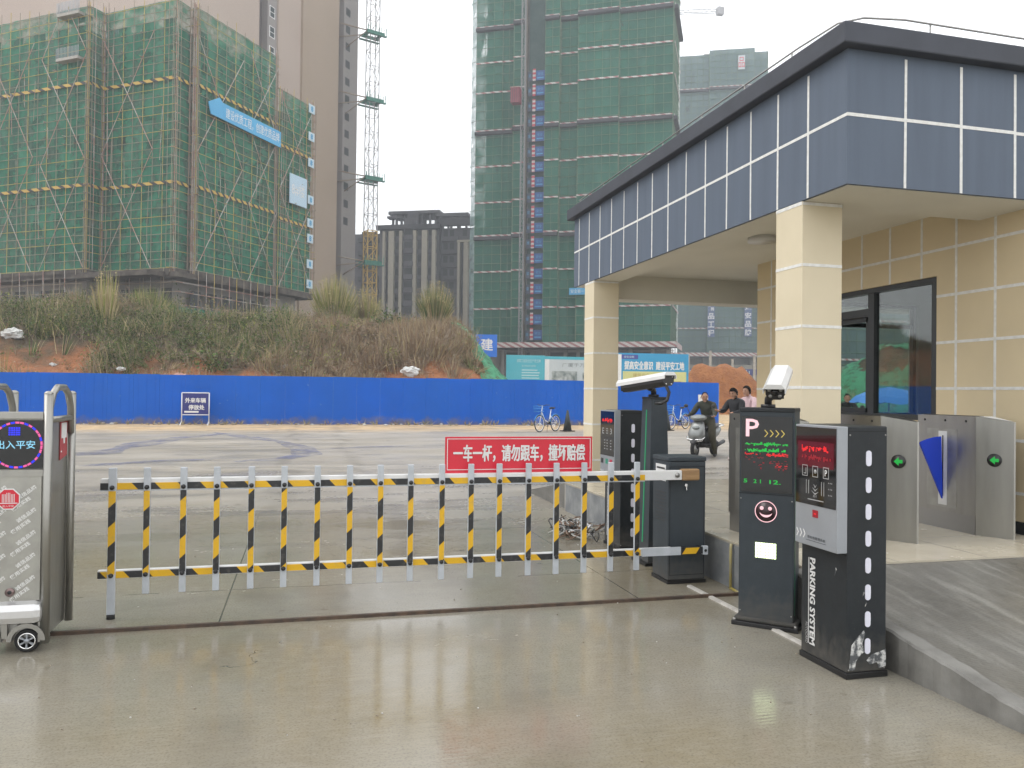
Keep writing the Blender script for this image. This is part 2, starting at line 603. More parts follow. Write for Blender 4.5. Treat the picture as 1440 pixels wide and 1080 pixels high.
def hillz(x, y):
    rise = sst((y - 36.2) / 14.5)
    top = 5.45 + .5 * noise.noise(Vector((x * .12, 3.1, 0))) + .012 * max(0, y - 52)
    right = 1 - sst((x - 9.0) / 4.7)
    z = top * rise * right
    n = noise.noise(Vector((x * .35, y * .35, 1.7))) * .65 + noise.noise(Vector((x * .9, y * .9, 4.2))) * .22
    return z + n * min(1, z * .6) + .1


m, t = newmat('hill_soil')
co = t.obj()
sep = t.add('SeparateXYZ')
t.l(co, sep.inputs[0])
a = t.noise(.35, 5, co)
b = t.noise(2.2, 7, co)
soil = t.mix(t.ramp(b, .3, .7), (.42, .175, .075), (.29, .125, .06))
soil = t.mix(t.ramp(t.noise(6, 4, co), .62, .72), soil, (.42, .30, .22))
humus = t.mix(t.ramp(b, .35, .65), (.085, .062, .04), (.13, .10, .06))
hh = t.math('ADD', sep.outputs[2], t.math('MULTIPLY', t.math('SUBTRACT', a, .5), 6.5))
t.l(t.mix(t.ramp(t.math('ADD', hh, t.math('MULTIPLY', t.math('MINIMUM', t.math('ADD', sep.outputs[0], 6.0), 0.0), .10)), 2.4, 3.5), soil, humus), t.p.inputs['Base Color'])
t.p.inputs['Roughness'].default_value = .95
t.bump(t.math('ADD', b, t.noise(8, 5, co)), .9, .25)
hill_m = m
hs = MB()
hx = [-75 + 1.5 * i for i in range(25)] + [-37 + .6 * i for i in range(88)]
hy = [36.0 + .55 * i for i in range(34)] + [55.5, 58, 62, 68, 76, 90, 110, 140, 175]
nx = len(hx)
hs.add([(x, y, hillz(x, y) - (.2 if y < 36.3 else 0)) for y in hy for x in hx],
       [(j * nx + i, j * nx + i + 1, (j + 1) * nx + i + 1, (j + 1) * nx + i) for j in range(len(hy) - 1) for i in range(nx - 1)], hill_m, True)
struct(hs.build('hill'))

# second spoil bank, right, seen through the gatehouse window
def bankz(x, y):
    d = sst(1 - ((x - 39) / 8.0) ** 2) * sst((y - 38.5) / 5.5)
    return (4.6 + .9 * noise.noise(Vector((x * .3, 1, 9)))) * d + .6 * noise.noise(Vector((x * .6, y * .6, 9))) * d - .05


hs = MB()
bx = [31 + .5 * i for i in range(33)]
by = [38.3 + .4 * i for i in range(21)]
nx = len(bx)
hs.add([(x, y, bankz(x, y)) for y in by for x in bx],
       [(j * nx + i, j * nx + i + 1, (j + 1) * nx + i + 1, (j + 1) * nx + i) for j in range(len(by) - 1) for i in range(nx - 1)], hill_m, True)
struct(hs.build('hill'))


# ================================================================= FOLIAGE
leafm = {}
for nm, c, c2 in (('dry_brown', (.31, .205, .125), (.21, .14, .085)), ('dry_tan', (.52, .43, .25), (.40, .32, .18)), ('olive', (.22, .22, .085), (.155, .16, .065)),
                  ('green', (.10, .17, .045), (.07, .12, .035)), ('dark_green', (.06, .085, .033), (.045, .065, .028)), ('yellow_green', (.33, .34, .09), (.24, .27, .07)),
                  ('grey_brown', (.34, .275, .20), (.24, .19, .14))):
    leafm[nm] = mat('leaf_' + nm, c, c2, ns=1.5, rough=.8, spec=.2)


def blade(mb, base, tip, wd, mt, bend):
    b, t_ = Vector(base), Vector(tip)
    d = t_ - b
    sde = d.cross(Vector((random.uniform(-1, 1), random.uniform(-1, 1), .2)))
    if sde.length < 1e-5:
        return
    sde = sde.normalized() * wd
    mid = b + d * .55 + Vector(bend)
    mb.add([b - sde, b + sde, mid + sde * .7, mid - sde * .7, t_ + Vector(bend) * .6], [(0, 1, 2, 3), (3, 2, 4)], mt)


def leafcard(mb, p, size, mt):
    a = Vector((random.gauss(0, 1), random.gauss(0, 1), random.gauss(0, 1))).normalized()
    b = a.cross(Vector((random.gauss(0, 1), random.gauss(0, 1), random.gauss(0, 1)))).normalized()
    p = Vector(p)
    mb.add([p - a * size, p + b * size * .45, p + a * size, p - b * size * .4], [(0, 1, 2, 3)], mt)


def cover(x, y):
    """0 bare soil .. 1 dense growth"""
    z = hillz(x, y)
    n = noise.noise(Vector((x * .16, y * .22, 8.3))) + .5 * noise.noise(Vector((x * .5, y * .5, 2.1)))
    th = 4.3 if x < -10 else (2.1 if x < -1 else 1.5)
    return sst((z - th + n * 2.0) / 1.0) * (.55 + .45 * sst((noise.noise(Vector((x * .33, y * .4, 6))) + .35) / .5))


ug = MB()
cnt = 0
while cnt < 5200:
    x, y = random.uniform(-31, 12.5), 36.4 + abs(random.gauss(0, 1)) * 8.5
    if y > 58 or (x > 9.3 and y < 50):
        continue
    if random.random() > cover(x, y) + .035:
        continue
    z = hillz(x, y)
    if z < .4:
        continue
    cnt += 1
    zone = noise.noise(Vector((x * .12, y * .16, 2.2))) + (.34 if x > 0 else -.08) + random.gauss(0, .12)
    if zone > .3:
        ms = ('dry_brown', 'grey_brown', 'dry_brown', 'dry_tan', 'grey_brown')
        wisp = .85
    elif zone > .08:
        ms = ('dry_brown', 'olive', 'grey_brown', 'dry_tan')
        wisp = .6
    elif zone > -.2:
        ms = ('olive', 'green', 'grey_brown', 'dry_tan')
        wisp = .5
    else:
        ms = ('dark_green', 'green', 'olive', 'dry_tan')
        wisp = .25
    big = .6 + .9 * sst((noise.noise(Vector((x * .45, y * .5, 4.4))) + .3) / .7)
    h = random.uniform(.3, .8) * big
    rr = random.uniform(.3, .6) * big
    if random.random() < wisp * .62:
        lean = Vector((random.gauss(0, .25), random.gauss(0, .25), 0))
        for k in range(22):
            a, q = random.uniform(0, 6.28), random.random()
            dx, dy = math.cos(a) * q, math.sin(a) * q
            hh = h * random.uniform(.6, 1.5)
            blade(ug, (x + dx * rr * .5, y + dy * rr * .5, z - .05), (x + dx * rr * 1.3 + lean.x, y + dy * rr * 1.3 + lean.y, z + hh), random.uniform(.009, .02), leafm[random.choice(ms)], (0, 0, hh * .15))
    else:
        for k in range(5):
            a, q = random.uniform(0, 6.28), random.uniform(0, rr)
            blade(ug, (x, y, z - .05), (x + math.cos(a) * q, y + math.sin(a) * q, z + h * random.uniform(.6, 1.1)), .012, leafm['grey_brown'], (0, 0, h * .1))
        for k in range(26):
            a, q = random.uniform(0, 6.28), rr * math.sqrt(random.random())
            leafcard(ug, (x + math.cos(a) * q, y + math.sin(a) * q, z + h * random.random() ** .7), random.uniform(.035, .08), leafm[random.choice([q_ for q_ in ms if q_ != 'dry_tan'])])
for k in range(95):
    x, y = random.uniform(-30, 9), random.uniform(38.5, 52)
    z = hillz(x, y)
    if z < 1.6 or cover(x, y) < .3:
        continue
    r1, hh = random.uniform(.45, 1.15), random.uniform(.7, 1.5)
    ms = random.choice((('green', 'olive', 'green'), ('dark_green', 'green', 'olive'), ('olive', 'yellow_green', 'olive'), ('dry_brown', 'grey_brown', 'olive'), ('grey_brown', 'yellow_green', 'olive')))
    for q in range(14):
        a = random.uniform(0, 6.28)
        blade(ug, (x, y, z), (x + math.cos(a) * r1 * .8, y + math.sin(a) * r1 * .8, z + hh * random.uniform(.8, 1.25)), .014, leafm['grey_brown'], (0, 0, .1))
    for q in range(230):
        v = Vector((random.gauss(0, .5) * r1, random.gauss(0, .5) * r1, abs(random.gauss(.5, .3)) * hh))
        if noise.noise(v * 2.5 + Vector((k, 0, 0))) < -.1:
            continue
        leafcard(ug, (x + v.x, y + v.y, z + v.z), random.uniform(.045, .09), leafm[random.choice(ms)])
tag(ug.build('undergrowth'), 'tangled brown and green scrub covering the spoil hill', 'scrub', kind='stuff')


def clump(px, py, d, n, h, spread, ms, label, name='grass_clump', plume=0.0):
    c = at(px, py, d)
    z = hillz(c.x, c.y)
    mb = MB()
    for k in range(int(n * 1.9)):
        a = random.uniform(0, 6.28)
        q = spread * random.random() ** .6
        hh = h * random.uniform(.55, 1.05) * (1 - .35 * (q / spread) ** 2)
        b = (math.cos(a) * q * .35, math.sin(a) * q * .35, -.1)
        tp = (math.cos(a) * q, math.sin(a) * q, hh)
        blade(mb, b, tp, .02, leafm[random.choice(ms)], (math.cos(a) * .1, math.sin(a) * .1, hh * .22))
        if random.random() < plume:
            for r in range(3):
                leafcard(mb, (tp[0] + random.gauss(0, .06), tp[1] + random.gauss(0, .06), tp[2] + random.uniform(-.1, .25)), .055, leafm['dry_tan'])
    return tag(mb.build(name, loc=(c.x, c.y, z)), label, 'grass')


clump(208, 440, 52, 420, 2.3, 1.9, ('yellow_green', 'green', 'olive', 'dry_tan'), 'wide green-yellow grass clump on the hill crest below the scaffolding')
clump(470, 445, 52, 460, 3.3, 1.7, ('yellow_green', 'dry_tan', 'olive'), 'tall pale yellow grass clump on the crest beside the tower crane mast', plume=.2)
clump(515, 445, 54, 260, 2.9, 1.3, ('dry_tan', 'grey_brown', 'yellow_green'), 'dry tan grass clump right in front of the crane mast', plume=.25)
clump(612, 450, 51, 380, 2.6, 1.4, ('dry_tan', 'green', 'olive'), 'green and tan grass clump in front of the dark unfinished block', plume=.2)
clump(20, 445, 51, 220, 1.0, 2.2, ('olive', 'green', 'dry_tan'), 'low olive grass clump at the far left end of the hill crest')
clump(330, 450, 53, 200, 1.3, 2.0, ('grey_brown', 'dry_tan', 'olive'), 'grey-brown grass clump on the crest below the blue slogan banner')
clump(148, 495, 43, 90, 3.2, .8, ('dry_tan', 'dry_tan', 'yellow_green'), 'thin straw-coloured stalks standing alone low on the hill face', 'dry_stalks', plume=.3)
for px, py, d, lb in ((70, 450, 48, 'rounded dark green bush high on the left of the hill'), (395, 480, 45, 'dark green bush halfway up the middle of the hill'), (470, 478, 46, 'bright green bush below the tall yellow grass'), (300, 505, 41, 'small dark green bush just above the blue hoarding'), (545, 440, 50, 'olive bush on the crest between two grass clumps')):
    c = at(px, py, d)
    z = hillz(c.x, c.y)
    mb = MB()
    for k in range(60):
        a = random.uniform(0, 6.28)
        mb.tube([(0, 0, -.1), (math.cos(a) * .5, math.sin(a) * .5, random.uniform(.5, .9)), (math.cos(a) * random.uniform(.6, 1.1), math.sin(a) * random.uniform(.6, 1.1), random.uniform(.7, 1.3))], .012, leafm['grey_brown'], n=3) if k < 16 else None
    for k in range(700):
        v = Vector((random.gauss(0, .55), random.gauss(0, .45), abs(random.gauss(.45, .33))))
        if noise.noise(v * 2.2 + Vector((px, 0, 0))) < -.12:
            continue
        leafcard(mb, v, random.uniform(.06, .13), leafm[random.choice(('green', 'dark_green', 'olive') if 'bright' not in lb else ('green', 'green', 'yellow_green'))])
    tag(mb.build('bush', loc=(c.x, c.y, z)), lb, 'bush')

# pale rubbish bags and rubble caught on the slope
bagm = mat('rubbish_bag', (.62, .62, .60), (.5, .5, .48), ns=8, rough=.5)
rag = mat('rag_pink', (.5, .3, .25), rough=.8)
for px, py, d, sz, mt, lb in ((15, 484, 40, .5, bagm, 'pale torn bag on the bare soil at the far left of the hill'), (75, 504, 39, .17, bagm, 'small white rubbish bag above the left end of the blue hoarding'),
                              (286, 480, 44, .25, bagm, 'single white bag in the green scrub mid-hill'), (234, 478, 44, .26, bagm, 'grey-white bag left of the mid-hill bush'),
                              (170, 503, 39, .18, bagm, 'crumpled white bag beside the straw-coloured stalks'), (256, 515, 37.6, .34, rag, 'pinkish rag lying right above the parking sign'),
                              (400, 502, 41, .26, bagm, 'white bag near the red soil patch'), (536, 524, 38.2, .36, bagm, 'white bag lying just above the hoarding left of the large sack'), (577, 508, 40, .42, bagm, 'large white sack dumped under the brown bushes'),
                              (618, 527, 38, .4, rag, 'flat pinkish board above the hoarding')):
    c = at(px, py, d)
    mb = MB()
    mb.ell((0, 0, 0), (sz, sz * .7, sz * .55), mt, 22, 14)
    mb.v = [v * (1 + .55 * noise.noise(v * 1.9 / sz + Vector((px, 0, 0))) + .3 * noise.noise(v * 5.5 / sz + Vector((0, px, 0)))) for v in mb.v]
    mb.sm = [False] * len(mb.sm)
    tag(mb.build('rubbish_bag' if mt is bagm else 'rag', loc=(c.x, c.y, max(hillz(c.x, c.y), c.z - .6) + sz * .25)), lb, 'rubbish', 'rubbish on the hill slope')

# green dust netting over the right shoulder of the hill
netg, t = newmat('dust_net')
t.l(t.mix(t.ramp(t.noise(1.2, 6), .35, .65), (.03, .22, .105), (.06, .30, .16)), t.p.inputs['Base Color'])
t.p.inputs['Roughness'].default_value = .7
t.l(t.ramp(t.noise(2.2, 6), .3, .6, .35, .95), t.p.inputs['Alpha'])


def netting(zf, x0, x1, y0, y1, keep, lift, step=.35):
    mb = MB()
    n1, n2 = int((x1 - x0) / step), int((y1 - y0) / step)
    idx = {}
    vs = []
    fs = []
    for j in range(n2 + 1):
        for i in range(n1 + 1):
            x, y = x0 + i * step, y0 + j * step
            q = noise.noise(Vector((x * 1.7 + y, y * 1.1 - x * .6, 0))) * .22 + noise.noise(Vector((x * 3.1, y * 2.2 + x, 3))) * .12
            idx[i, j] = len(vs)
            vs.append((x, y, zf(x, y) + lift + q))
    for j in range(n2):
        for i in range(n1):
            if keep(x0 + (i + .5) * step, y0 + (j + .5) * step):
                fs.append((idx[i, j], idx[i + 1, j], idx[i + 1, j + 1], idx[i, j + 1]))
    mb.add(vs, fs, netg, True)
    return mb


tag(netting(hillz, 7.5, 15.5, 36.6, 50, lambda x, y: x > 9.1 + .9 * noise.noise(Vector((x * .5, y * .5, 3))) + max(0, (46 - y)) * .12, .22).build('dust_net'),
    'crumpled green dust net draped over the right shoulder of the big hill', 'netting')
tag(netting(bankz, 31.2, 46.5, 38.8, 46.2, lambda x, y: noise.noise(Vector((x * .35, y * .5, 1))) > -.12, .16).build('dust_net'),
    'green dust net on the soil bank seen through the gatehouse window', 'netting')

# weeds, stones and scraps along the foot of the hoarding; grit on the concrete
stone_m = mat('stone', (.30, .25, .19), (.20, .165, .125), ns=6, rough=.9)
stone_w = mat('stone_pale', (.55, .53, .50), (.42, .40, .37), ns=6, rough=.9)
db_ = MB()
for k in range(420):
    x = random.uniform(-30, 18.5)
    y0 = 35.0 - .043 * x * (1 if x < 30 else 0)
    y = y0 - abs(random.gauss(0, .35)) - .12
    z = gz(x, y)
    if random.random() < .6:
        s_ = random.uniform(.03, .11)
        db_.ell((x, y, z + s_ * .2), (s_, s_ * random.uniform(.6, 1), s_ * .5), random.choice((stone_m, stone_m, stone_w)), 6, 4, Matrix.Rotation(random.uniform(0, 3), 3, 'Z'))
    else:
        for q in range(7):
            blade(db_, (x, y, z), (x + random.gauss(0, .12), y + random.gauss(0, .1), z + random.uniform(.08, .28)), .01, leafm[random.choice(('olive', 'dry_brown', 'dry_tan'))], (0, 0, .02))
tag(db_.build('debris'), 'stones, scraps and weeds along the foot of the blue hoarding', 'debris', kind='stuff')
gb_ = MB()
for k in range(170):
    x, y = random.uniform(-3.2, 3.0), random.uniform(1.9, 9)
    s_ = random.uniform(.003, .007)
    gb_.ell((x, y, s_ * .4), (s_, s_ * random.uniform(.6, 1), s_ * .6), random.choice((stone_m, stone_m, stone_m, stone_w)), 6, 4)
tag(gb_.build('gravel'), 'scattered grit on the wet concrete', 'grit', kind='stuff')
# ================================================================= GATEHOUSE
gh = thing('gatehouse', 'cream gatehouse with a slate-grey white-lined roof fascia over turnstiles', 'gatehouse', (4.14, 5.47, 0))
GO = Vector((4.14, 5.47, 0))


def part(mb, name, parent, off=GO):
    mb.v = [Vector(v) - off for v in mb.v]
    return mb.build(name, parent)


def wl():
    return random.uniform(.010, .0135)


ZB, ZT, ZC = 3.29, 4.37, 4.54
X1, Y0, Y1 = 17.0, 5.47, 12.12
rf = MB()
rf.box(4.14, 4.17, Y0, Y1, ZB, ZT, slate)
rf.box(4.17, X1, Y0, Y0 + .03, ZB, ZT, slate)
rf.box(4.17, X1, Y1 - .03, Y1, ZB, ZT, slate)
rf.box(4.17, X1, Y0 + .03, Y1 - .03, 4.15, ZT - .002, concrete)
# painted joints on the fascia
yy = [Y0 + .51 + .4545 * i for i in range(14)]
for y in yy:
    if y < Y1 - .05:
        a, b = wl(), random.uniform(-.006, .006)
        rf.prism([(4.138, y - a, ZB + .002), (4.138, y + a, ZB + .002), (4.138, y + a + b, ZT - .03), (4.138, y - a + b, ZT - .03)], (.003, 0, 0), white_line)
rf.box(4.1375, 4.141, Y0, Y1, 3.832, 3.857, white_line)
x = 4.14 + .545
while x < X1:
    a, b = wl() * 1.1, random.uniform(-.008, .008)
    rf.prism([(x - a, Y0 - .002, ZB + .002), (x + a, Y0 - .002, ZB + .002), (x + a + b, Y0 - .002, ZT - .03), (x - a + b, Y0 - .002, ZT - .03)], (0, .003, 0), white_line)
    x += .55
xx = 4.14
while xx < X1:
    o = random.uniform(-.004, .004)
    rf.box(xx, xx + .55, Y0 - .0025, Y0 + .001, 3.830 + o, 3.857 + o, white_line)
    xx += .55
roof = part(rf, 'roof', gh)
cp = MB()
cp.box(4.04, X1, 5.37, 12.22, ZT, ZC, slate_dk, .012)
part(cp, 'coping', roof)
lr = MB()
pts = [(4.2, 12.1, 4.68), (4.2, 8, 4.69), (4.19, 6.2, 4.68), (4.22, 5.7, 4.68), (4.36, 5.56, 4.68), (4.7, 5.5, 4.68), (8, 5.5, 4.66), (16, 5.5, 4.66)]
lr.tube(pts, .008, steel_dk, 6)
for p in [(4.2, 12, 0), (4.2, 11, 0), (4.2, 10, 0), (4.2, 9, 0), (4.2, 8, 0), (4.19, 7.1, 0), (4.19, 6.3, 0), (4.95, 5.5, 0), (6.2, 5.5, 0), (7.4, 5.5, 0)]:
    lr.cyl((p[0], p[1], ZC - .01), (p[0], p[1], 4.685), .007, steel_dk, n=6)
part(lr, 'lightning_conductor', roof)
bm_ = MB()
bm_.box(4.172, 4.56, Y0 + .032, Y1 - .032, 3.286, 4.14, cream_in)
bm_.box(4.56, X1, Y0 + .032, 6.24, 3.286, 4.14, cream_in)
bm_.box(4.56, X1, Y1 - .45, Y1 - .032, 3.08, 4.14, cream_in)
part(bm_, 'beam', gh)
ce = MB()
ce.box(4.56, X1, 6.24, Y1 - .45, 3.45, 3.6, cream_in)
ceiling = part(ce, 'ceiling', gh)
lp = MB()
lp.cyl((5.15, 8.3, 3.45), (5.15, 8.3, 3.39), .17, white_gloss, n=24)
part(lp, 'ceiling_lamp', gh)
for cy in (6.06, 11.22):
    c_ = MB()
    c_.box(4.145, 4.545, cy, cy + .4, .39, 3.287, cream, .006)
    z = .61
    while z < 3.3:
        for (a0, a1, b0, b1) in ((4.142, 4.146, cy + .004, cy + .396), (4.544, 4.548, cy + .004, cy + .396)):
            c_.box(a0, a1, b0, b1, z - .013, z + .013, white_line)
        for b0 in (cy - .003, cy + .399):
            c_.box(4.149, 4.541, b0, b0 + .004, z - .013, z + .013, white_line)
        z += .5315
    if cy < 7:
        c_.box(4.1415, 4.146, cy + .01, cy + .39, 3.262, 3.285, white_line)
    part(c_, 'column', gh)
# room: west wall with the big window, north wall with another
WX = 6.18
wy0, wy1, wz0, wz1 = 6.76, 9.35, 1.36, 2.83
wm = MB()
wm.box(WX, WX + .2, 5.62, wy0, .39, 3.45, cream_wall)
wm.box(WX, WX + .2, wy1, 10.08, .39, 3.45, cream_wall)
wm.box(WX, WX + .2, wy0, wy1, .39, wz0, cream_wall)
wm.box(WX, WX + .2, wy0, wy1, wz1, 3.45, cream_wall)
for k in range(-1, 10):
    y = 6.05 + .46 * k + random.uniform(-.004, .004)
    if not 5.63 < y < 10.05:
        continue
    spans = [(.5, 3.448)] if not wy0 - .02 < y < wy1 + .02 else [(.5, wz0), (wz1, 3.448)]
    for a, b in spans:
        wm.box(WX - .002, WX + .002, y - .014, y + .014, a, b, white_line)
for z in (.75, 1.22, 1.69, 2.15, 2.62, 3.09):
    sp = [(5.622, 10.078)] if not wz0 < z < wz1 else [(5.622, wy0), (wy1, 10.078)]
    for a, b in sp:
        wm.box(WX - .0027, WX + .002, a, b, z - .014, z + .014, white_line)
wm.box(WX - .012, WX + .002, 5.62, 10.08, .39, .5, charcoal)
part(wm, 'wall', gh)
room = mat('room_plaster', (.62, .64, .60), rough=.8)
w2 = MB()
nx0, nx1, nz0, nz1 = 6.62, 8.72, 1.32, 2.95
w2.box(WX + .2, nx0, 9.88, 10.08, .39, 3.45, room)
w2.box(nx1, 11, 9.88, 10.08, .39, 3.45, room)
w2.box(nx0, nx1, 9.88, 10.08, .39, nz0, room)
w2.box(nx0, nx1, 9.88, 10.08, nz1, 3.45, room)
w2.box(10.8, 11, 5.82, 9.88, .39, 3.45, room)
w2.box(WX + .2, 11, 5.62, 5.82, .39, 3.45, cream)
part(w2, 'wall', gh)
wf_m = mat('window_frame', (.022, .026, .028), rough=.35)
gm, t = newmat('window_glass')
tr = t.add('BsdfTransparent')
tr.inputs[0].default_value = (.80, .85, .84, 1)
gl = t.add('BsdfGlossy')
gl.inputs['Roughness'].default_value = .02
mx = t.add('MixShader')
lw = t.add('LayerWeight')
lw.inputs[0].default_value = .5
t.l(t.math('ADD', .09, t.math('MULTIPLY', t.math('POWER', lw.outputs['Facing'], 3.0), .8)), mx.inputs[0])
t.l(tr.outputs[0], mx.inputs[1])
t.l(gl.outputs[0], mx.inputs[2])
t.l(mx.outputs[0], t.n['Material Output'].inputs['Surface'])


def window(y0, y1, z0, z1, fx, muls, trans, name='window'):
    f = MB()
    e = .055
    f.box(fx - .03, fx + .06, y0, y1, z1 - e, z1, wf_m)
    f.box(fx - .03, fx + .06, y0, y1, z0, z0 + e, wf_m)
    f.box(fx - .03, fx + .06, y0, y0 + e, z0 + e, z1 - e, wf_m)
    f.box(fx - .03, fx + .06, y1 - e, y1, z0 + e, z1 - e, wf_m)
    for a, wd in muls:
        f.box(fx - .02, fx + .05, a - wd, a + wd, z0 + e, z1 - e, wf_m)
    for a, b, z, wd in trans:
        f.box(fx - .018, fx + .048, a, b, z - wd, z + wd, wf_m)
    return f


wn = part(window(wy0, wy1, wz0, wz1, WX + .06, [(7.78, .05), (6.84, .03)], [(7.83, wy1 - .055, 2.56, .045)]), 'window', gh)
p_ = MB()
p_.box(WX + .075, WX + .081, 6.87, 7.73, wz0 + .055, wz1 - .055, gm)
p_.box(WX + .075, WX + .081, 7.83, wy1 - .055, 2.605, wz1 - .055, gm)
part(p_, 'pane', wn)
sash = MB()
for a in (7.87, 8.75):
    sash.box(WX + .085, WX + .115, a, a + .05, wz0 + .056, 2.51, wf_m)
sash.box(WX + .085, WX + .115, 7.87, 8.8, wz0 + .056, wz0 + .11, wf_m)
sash.box(WX + .085, WX + .115, 7.87, 8.8, 2.46, 2.514, wf_m)
part(sash, 'sash', wn)
f = MB()
e = .05
for a, b, c, d in ((nx0, nx1, nz1 - e, nz1), (nx0, nx1, nz0, nz0 + e), (nx0, nx0 + e, nz0 + e, nz1 - e), (nx1 - e, nx1, nz0 + e, nz1 - e), (8.0, 8.07, nz0 + e, nz1 - e), (7.3, 7.36, nz0 + e, nz1 - e), (nx0 + e, nx1 - e, 2.6, 2.66)):
    f.box(a, b, 9.93, 10.0, c, d, wf_m) if (a, c) != (nx0 + e, 2.6) else f.box(a, b, 9.935, 9.995, c, d, wf_m)
wn2 = part(f, 'window', gh)
p_ = MB()
p_.box(nx0 + e, nx1 - e, 9.96, 9.965, nz0 + e, nz1 - e, gm)
part(p_, 'pane', wn2)


# ================================================================= TURNSTILES
def turnstile(x, label, flap=True):
    r = thing('turnstile', label, 'turnstile', (x, 5.56, .39), 0, 'turnstiles under the gatehouse roof')
    b = MB()
    b.box(.006, .159, .262, .93, .0, .16, steel_dk)
    b.prism([(0, .252, .16), (.165, .252, .16), (.165, .94, .16), (0, .94, .16)], (0, 0, .885), steel)
    for y in (.36, .6, .85):
        b.cyl((-.004, y, 1.0), (.002, y, 1.0), .011, black, n=10)
    b.box(-.0015, .001, .255, .935, .965, .970, steel_dk)
    b.box(-.003, .001, .46, .82, .2, .92, film)
    b.box(-.006, .0, .575, .675, .22, .90, white_gloss)
    b.box(-.008, .0, .615, .627, .3, .86, black)
    b.box(.03, .135, .3, .9, 1.0455, 1.049, black)
    b.build('cabinet', r)
    h = MB()
    n = len([0])
    bot = [(0, .25, 0), (.150, 0, 0), (.168, .0, 0), (.168, .25, 0)]
    top = [(0, .25, 1.047), (.150, 0, 1.005), (.168, .0, 1.005), (.168, .25, 1.047)]
    h.add(bot + top, [(3, 2, 1, 0), (4, 5, 6, 7), (0, 1, 5, 4), (1, 2, 6, 5), (2, 3, 7, 6), (3, 0, 4, 7)], steel)
    up = Vector((0, 0, .003))
    h.add([Vector(p).lerp(Vector((.11, .14, 1.028)), .14) + up for p in top], [(0, 1, 2, 3)], white_gloss if x > 5.3 else black)  # wall-side unit: the highlight on its sloped top is painted white
    end = h.build('end_housing', r)
    u = Vector((.150, -.25, 0)).normalized()
    nn = Vector((-u.y, u.x, 0)) * -1
    nn = Vector((u.y, -u.x, 0))
    c0 = Vector((.075, .125, .67))
    a = MB(Matrix(((u.x, nn.x, 0, c0.x), (u.y, nn.y, 0, c0.y), (0, 0, 1, c0.z), (0, 0, 0, 1))))
    a.cyl((0, -.01, 0), (0, .012, 0), .057, black, n=24)
    a.prism([(-.035, .0135, 0), (.005, .0135, .035), (.005, .0135, .014), (.035, .0135, .014), (.035, .0135, -.014), (.005, .0135, -.014), (.005, .0135, -.035)], (0, .002, 0), led_arrow)
    a.build('arrow_light', end)
    if flap:
        w_ = MB()
        pts = [(-.004, .62, .27)]
        for k in range(9):
            q = R(92 + 24 * k / 8)
            pts.append((-.004 + math.cos(q) * .58, .62, .27 + math.sin(q) * .58))
        w_.prism(pts, (0, .018, 0), bpy.data.materials.get('blue_flap') or mat('blue_flap', (.01, .05, .55), rough=.25))
        w_.build('flap', r)
    return r


turnstile(5.735, 'stainless turnstile against the cream wall with its blue flap in full view')
turnstile(4.75, 'stainless turnstile right behind the nearest parking machine under the window')
turnstile(3.71, 'stainless turnstile mostly hidden behind the lit P display post', False)


# ================================================================= PARKING TICKET MACHINES
def leddash(mb, x, y0, y1, z, h, mt, n, seed):
    """a partial scan of a dot-matrix line on a plane facing -x (y falls towards the viewer's right)"""
    rr = random.Random(seed)
    y = y1
    while y > y0:
        wd = rr.uniform(.004, .014)
        if rr.random() < .72:
            hh = h * rr.choice((.3, .5, .9, .35, .6))
            zz = z + rr.uniform(-.25, .25) * h
            mb.box(x - .0012, x, y - wd, y, zz - hh / 2, zz + hh / 2, mt)
        y -= wd + .002


